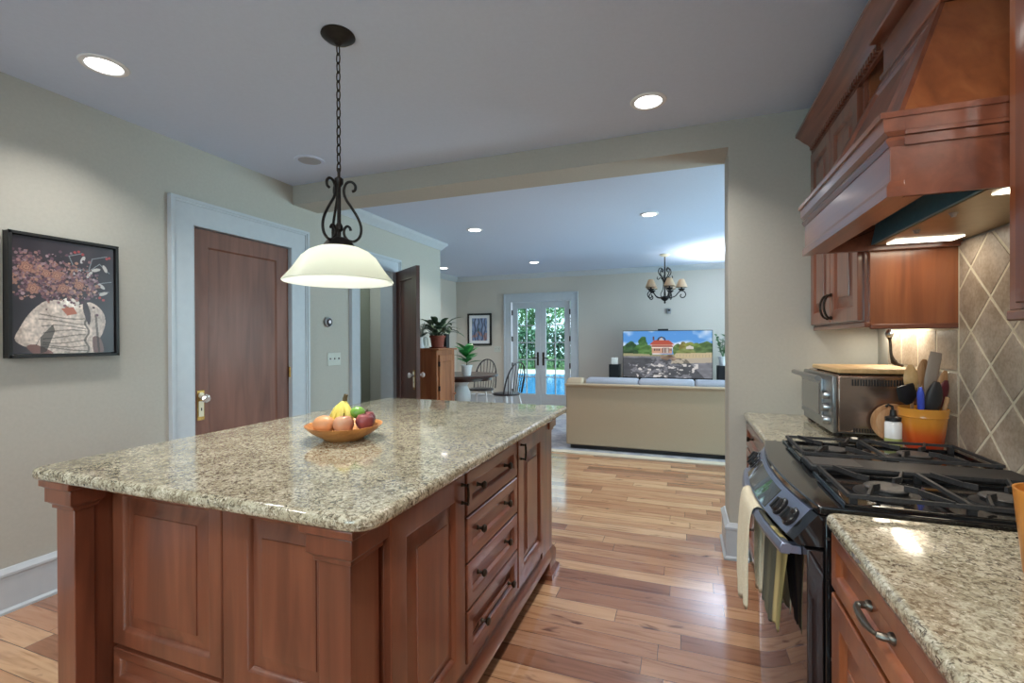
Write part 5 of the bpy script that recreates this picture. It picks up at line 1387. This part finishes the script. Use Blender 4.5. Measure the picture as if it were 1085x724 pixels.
tag(bx.build('small_speaker', MAT['black_matte'], None, (-2.72, 5.085, pz), bevel=.005), 'small dark upright box behind the terracotta pot', 'speaker')

# dining table, chairs, plant
TXc, TYc = -3.40, 6.85
tb = thing('dining_table', 'round dining table with dark top and white pedestal', 'table', (TXc, TYc, 0))
MB().lathe([(0, .715), (.58, .715), (.60, .722), (.605, .738), (.595, .75), (0, .75)], (TXc, TYc, 0), 48).build('tabletop', MAT['darkwood'], tb)
MB().lathe([(0, .66), (.50, .66), (.50, .715), (0, .715)], (TXc, TYc, 0), 40).build('apron', MAT['darkwood'], tb)
MB().lathe([(0, .04), (.13, .04), (.14, .10), (.10, .16), (.12, .24), (.155, .34), (.15, .46), (.10, .56), (.14, .64), (.17, .66), (0, .66)], (TXc, TYc, 0), 28).build('pedestal', MAT['white'], tb)
for k in range(4):
    a = .4 + k * PI / 2; c, s_ = math.cos(a), math.sin(a)
    P = spline([(TXc + r * c, TYc + r * s_, z) for r, z in ((.08, .16), (.2, .13), (.32, .06), (.40, .03))], 4)
    MB().tube(P, [.04 - .016 * i / len(P) for i in range(len(P))], 8).build('foot', MAT['white'], tb)
fd = thing('fiddle_plant', 'bright green leafy plant in white pot on the round table', 'plant', (-3.17, 6.58, .75))
pot(fd, (-3.17, 6.58, .7505), .088, .165, MAT['ceramic'])
rs = random.Random(8); m = MB(); b0 = Vector((-3.17, 6.58, .90))
MB().tube([b0 - Vector((0, 0, .01)), b0 + Vector((.01, 0, .12)), b0 + Vector((0, .01, .22))], [.008, .007, .004], 6).build('stem', MAT['stem'], fd)
for k in range(13):
    a = k * 2.4 + .4; h_ = .03 + .2 * k / 13
    m.leaf(b0 + Vector((0, 0, h_)), (math.cos(a), math.sin(a), .5 + .8 * k / 13), .23 + rs.random() * .06, .15, .5)
m.build('foliage', MAT['leaf_bright'], fd, smooth=0)

def windsor(label, x, y, rz):
    r = thing('windsor_chair', label, 'chair', (x, y, 0), rz, 'dark bow-back chairs around the round table')
    m = LMB(); ring = []
    for z, k in ((.425, .92), (.435, 1.0), (.452, 1.0), (.458, .95)):
        ring.append([(.225 * k * (1 + .06 * math.sin(t)) * math.cos(t), .215 * k * math.sin(t), z) for t in [2 * PI * i / 28 for i in range(28)]])
    m.loops(ring); m.build('seat', MAT['chairdark'], r, smooth=50)
    # back bow rises at -y
    bow = []
    for i in range(25):
        t = PI * i / 24; X_ = .205 * math.cos(t); zz = .455 + .50 * (math.sin(t) ** .75)
        bow.append((X_ * (1 + .10 * math.sin(t)), -.135 - .045 * abs(math.sin(t)) - .10 * (zz - .455) / .5, zz))
    LMB().tube(bow, .0115, 8).build('bow', MAT['chairdark'], r)
    for i in range(7):
        s = (i - 3) / 3.6; t = math.acos(max(-1, min(1, s))); zz = .455 + .50 * (math.sin(t) ** .75)
        LMB().tube([(.17 * s, -.165 - .02 * (1 - s * s), .455), (.205 * s * (1 + .1 * math.sin(t)), -.135 - .045 * math.sin(t) - .10 * (zz - .455) / .5, zz)], .0065, 6).build('spindle', MAT['chairdark'], r)
    for sx_, sy_2 in ((-1, -1), (1, -1), (-1, 1), (1, 1)):
        LMB().tube([(sx_ * .14, sy_2 * .13, .43), (sx_ * .165, sy_2 * .16, .26), (sx_ * .205, sy_2 * .205, 0)], [.013, .019, .011], 8).build('leg', MAT['white'], r)
    for sx_ in (-1, 1): LMB().tube([(sx_ * .18, -.178, .18), (sx_ * .18, .178, .18)], .009, 6).build('stretcher', MAT['white'], r)
    LMB().tube([(-.18, 0, .18), (.18, 0, .18)], .009, 6).build('stretcher', MAT['white'], r)
    return r
MAT['chairdark'] = wood('dark_chair_wood', lin(34, 30, 34), lin(50, 46, 52), lin(64, 60, 66), 'z', .3, .3)
c0_ = windsor('dark bow-back chair beyond the round table, back to the far wall', -3.33, 7.50, PI)
# local +y is the direction the sitter faces
def chair_copy(label, x, y, rz):
    c = copy_tree(c0_); c.location = (x, y, 0); c.rotation_euler = (0, 0, rz); c['label'] = label
    return c
chair_copy('dark bow-back chair at the right of the round table, seen from its side', -2.66, 6.98, 1.15)
chair_copy('dark bow-back chair near the pine cupboard, mostly hidden behind it', -3.42, 6.15, -.15)

# ================================================================== OUTDOORS
struct('floor_patio', MB().box(-16, 6, YF + .15, 34, -.21, -.15), MAT['patio'])
lw = MB().box(-20, 8, 22.1, 40, -.149, -.10)
struct('ground_lawn', lw, MAT['grass'])
po = thing('swimming_pool', 'blue pool seen through the bottom panes of the french doors', 'pool', (-6, 14.4, -.15))
MB().box(-7.2, -2.2, 10.2, 18.8, -.149, -.125).build('water', MAT['pool'], po)
m = MB()
for b in ((-7.4, -2.0, 10.0, 10.2), (-7.4, -2.0, 18.8, 19.0), (-7.4, -7.2, 10.2, 18.8), (-2.2, -2.0, 10.2, 18.8)): m.box(*b, -.149, -.11)
m.build('coping', MAT['patio'], po)
def tree(label, x, y, h, r, mat, seed, nl=3200, z0=1.0, cat='tree', name='tree', lsz=.30):
    rs = random.Random(seed); t = thing(name, label, cat, (x, y, -.1))
    MB().tube(spline([(x, y, -.1), (x + .1, y, h * .3), (x - .05, y + .1, h * .6), (x, y, h * .85)], 4), [.16 - .008 * i for i in range(13)], 8).build('trunk', MAT['bark'], t)
    cl = [(x + rs.uniform(-1, 1) * r * .8, y + rs.uniform(-1, 1) * r * .6, z0 + rs.random() * (h - z0), r * (.28 + .22 * rs.random())) for _ in range(22)]
    m = MB()
    for k in range(nl):
        c = cl[rs.randrange(len(cl))]; a, b = rs.random() * 6.28, math.acos(rs.uniform(-1, 1)); q = c[3] * (.6 + .4 * rs.random())
        p = (c[0] + q * math.sin(b) * math.cos(a), c[1] + q * math.sin(b) * math.sin(a), max(.05, c[2] + q * math.cos(b)))
        m.leaf(p, (rs.uniform(-1, 1), rs.uniform(-1, 1), rs.uniform(-.6, .8)), lsz, lsz * .5, .4, 2)
    m.build('foliage', mat, t, smooth=0)
tree('broad light green tree outside behind the hedge, seen through both door leaves', -7.6, 26.0, 6.4, 2.6, MAT['tree_a'], 1, 6500)
tree('tall pale tree farther back, beyond the nearer light green tree', -13.5, 31.5, 7.5, 2.6, MAT['tree_a'], 5, 3000)
hg = thing('hedge', 'dark green clipped hedge behind the pool deck, seen through the glass doors', 'hedge', (-7.5, 22.4, -.1))
rs = random.Random(9); m = MB()
for k in range(7000):
    m.leaf((rs.uniform(-12.5, -2.5), 22.4 + rs.uniform(-.5, .5), .05 + 1.75 * rs.random() ** .8), (rs.uniform(-1, 1), rs.uniform(-1, .4), rs.uniform(-.5, .8)), .24, .13, .4, 2)
m.build('foliage', MAT['tree_b'], hg, smooth=0)
m = MB()
for k in range(10): m.tube([(-12 + k, 22.4, -.11), (-12 + k, 22.4, 1.1)], .05, 6)
m.build('stems', MAT['bark'], hg)
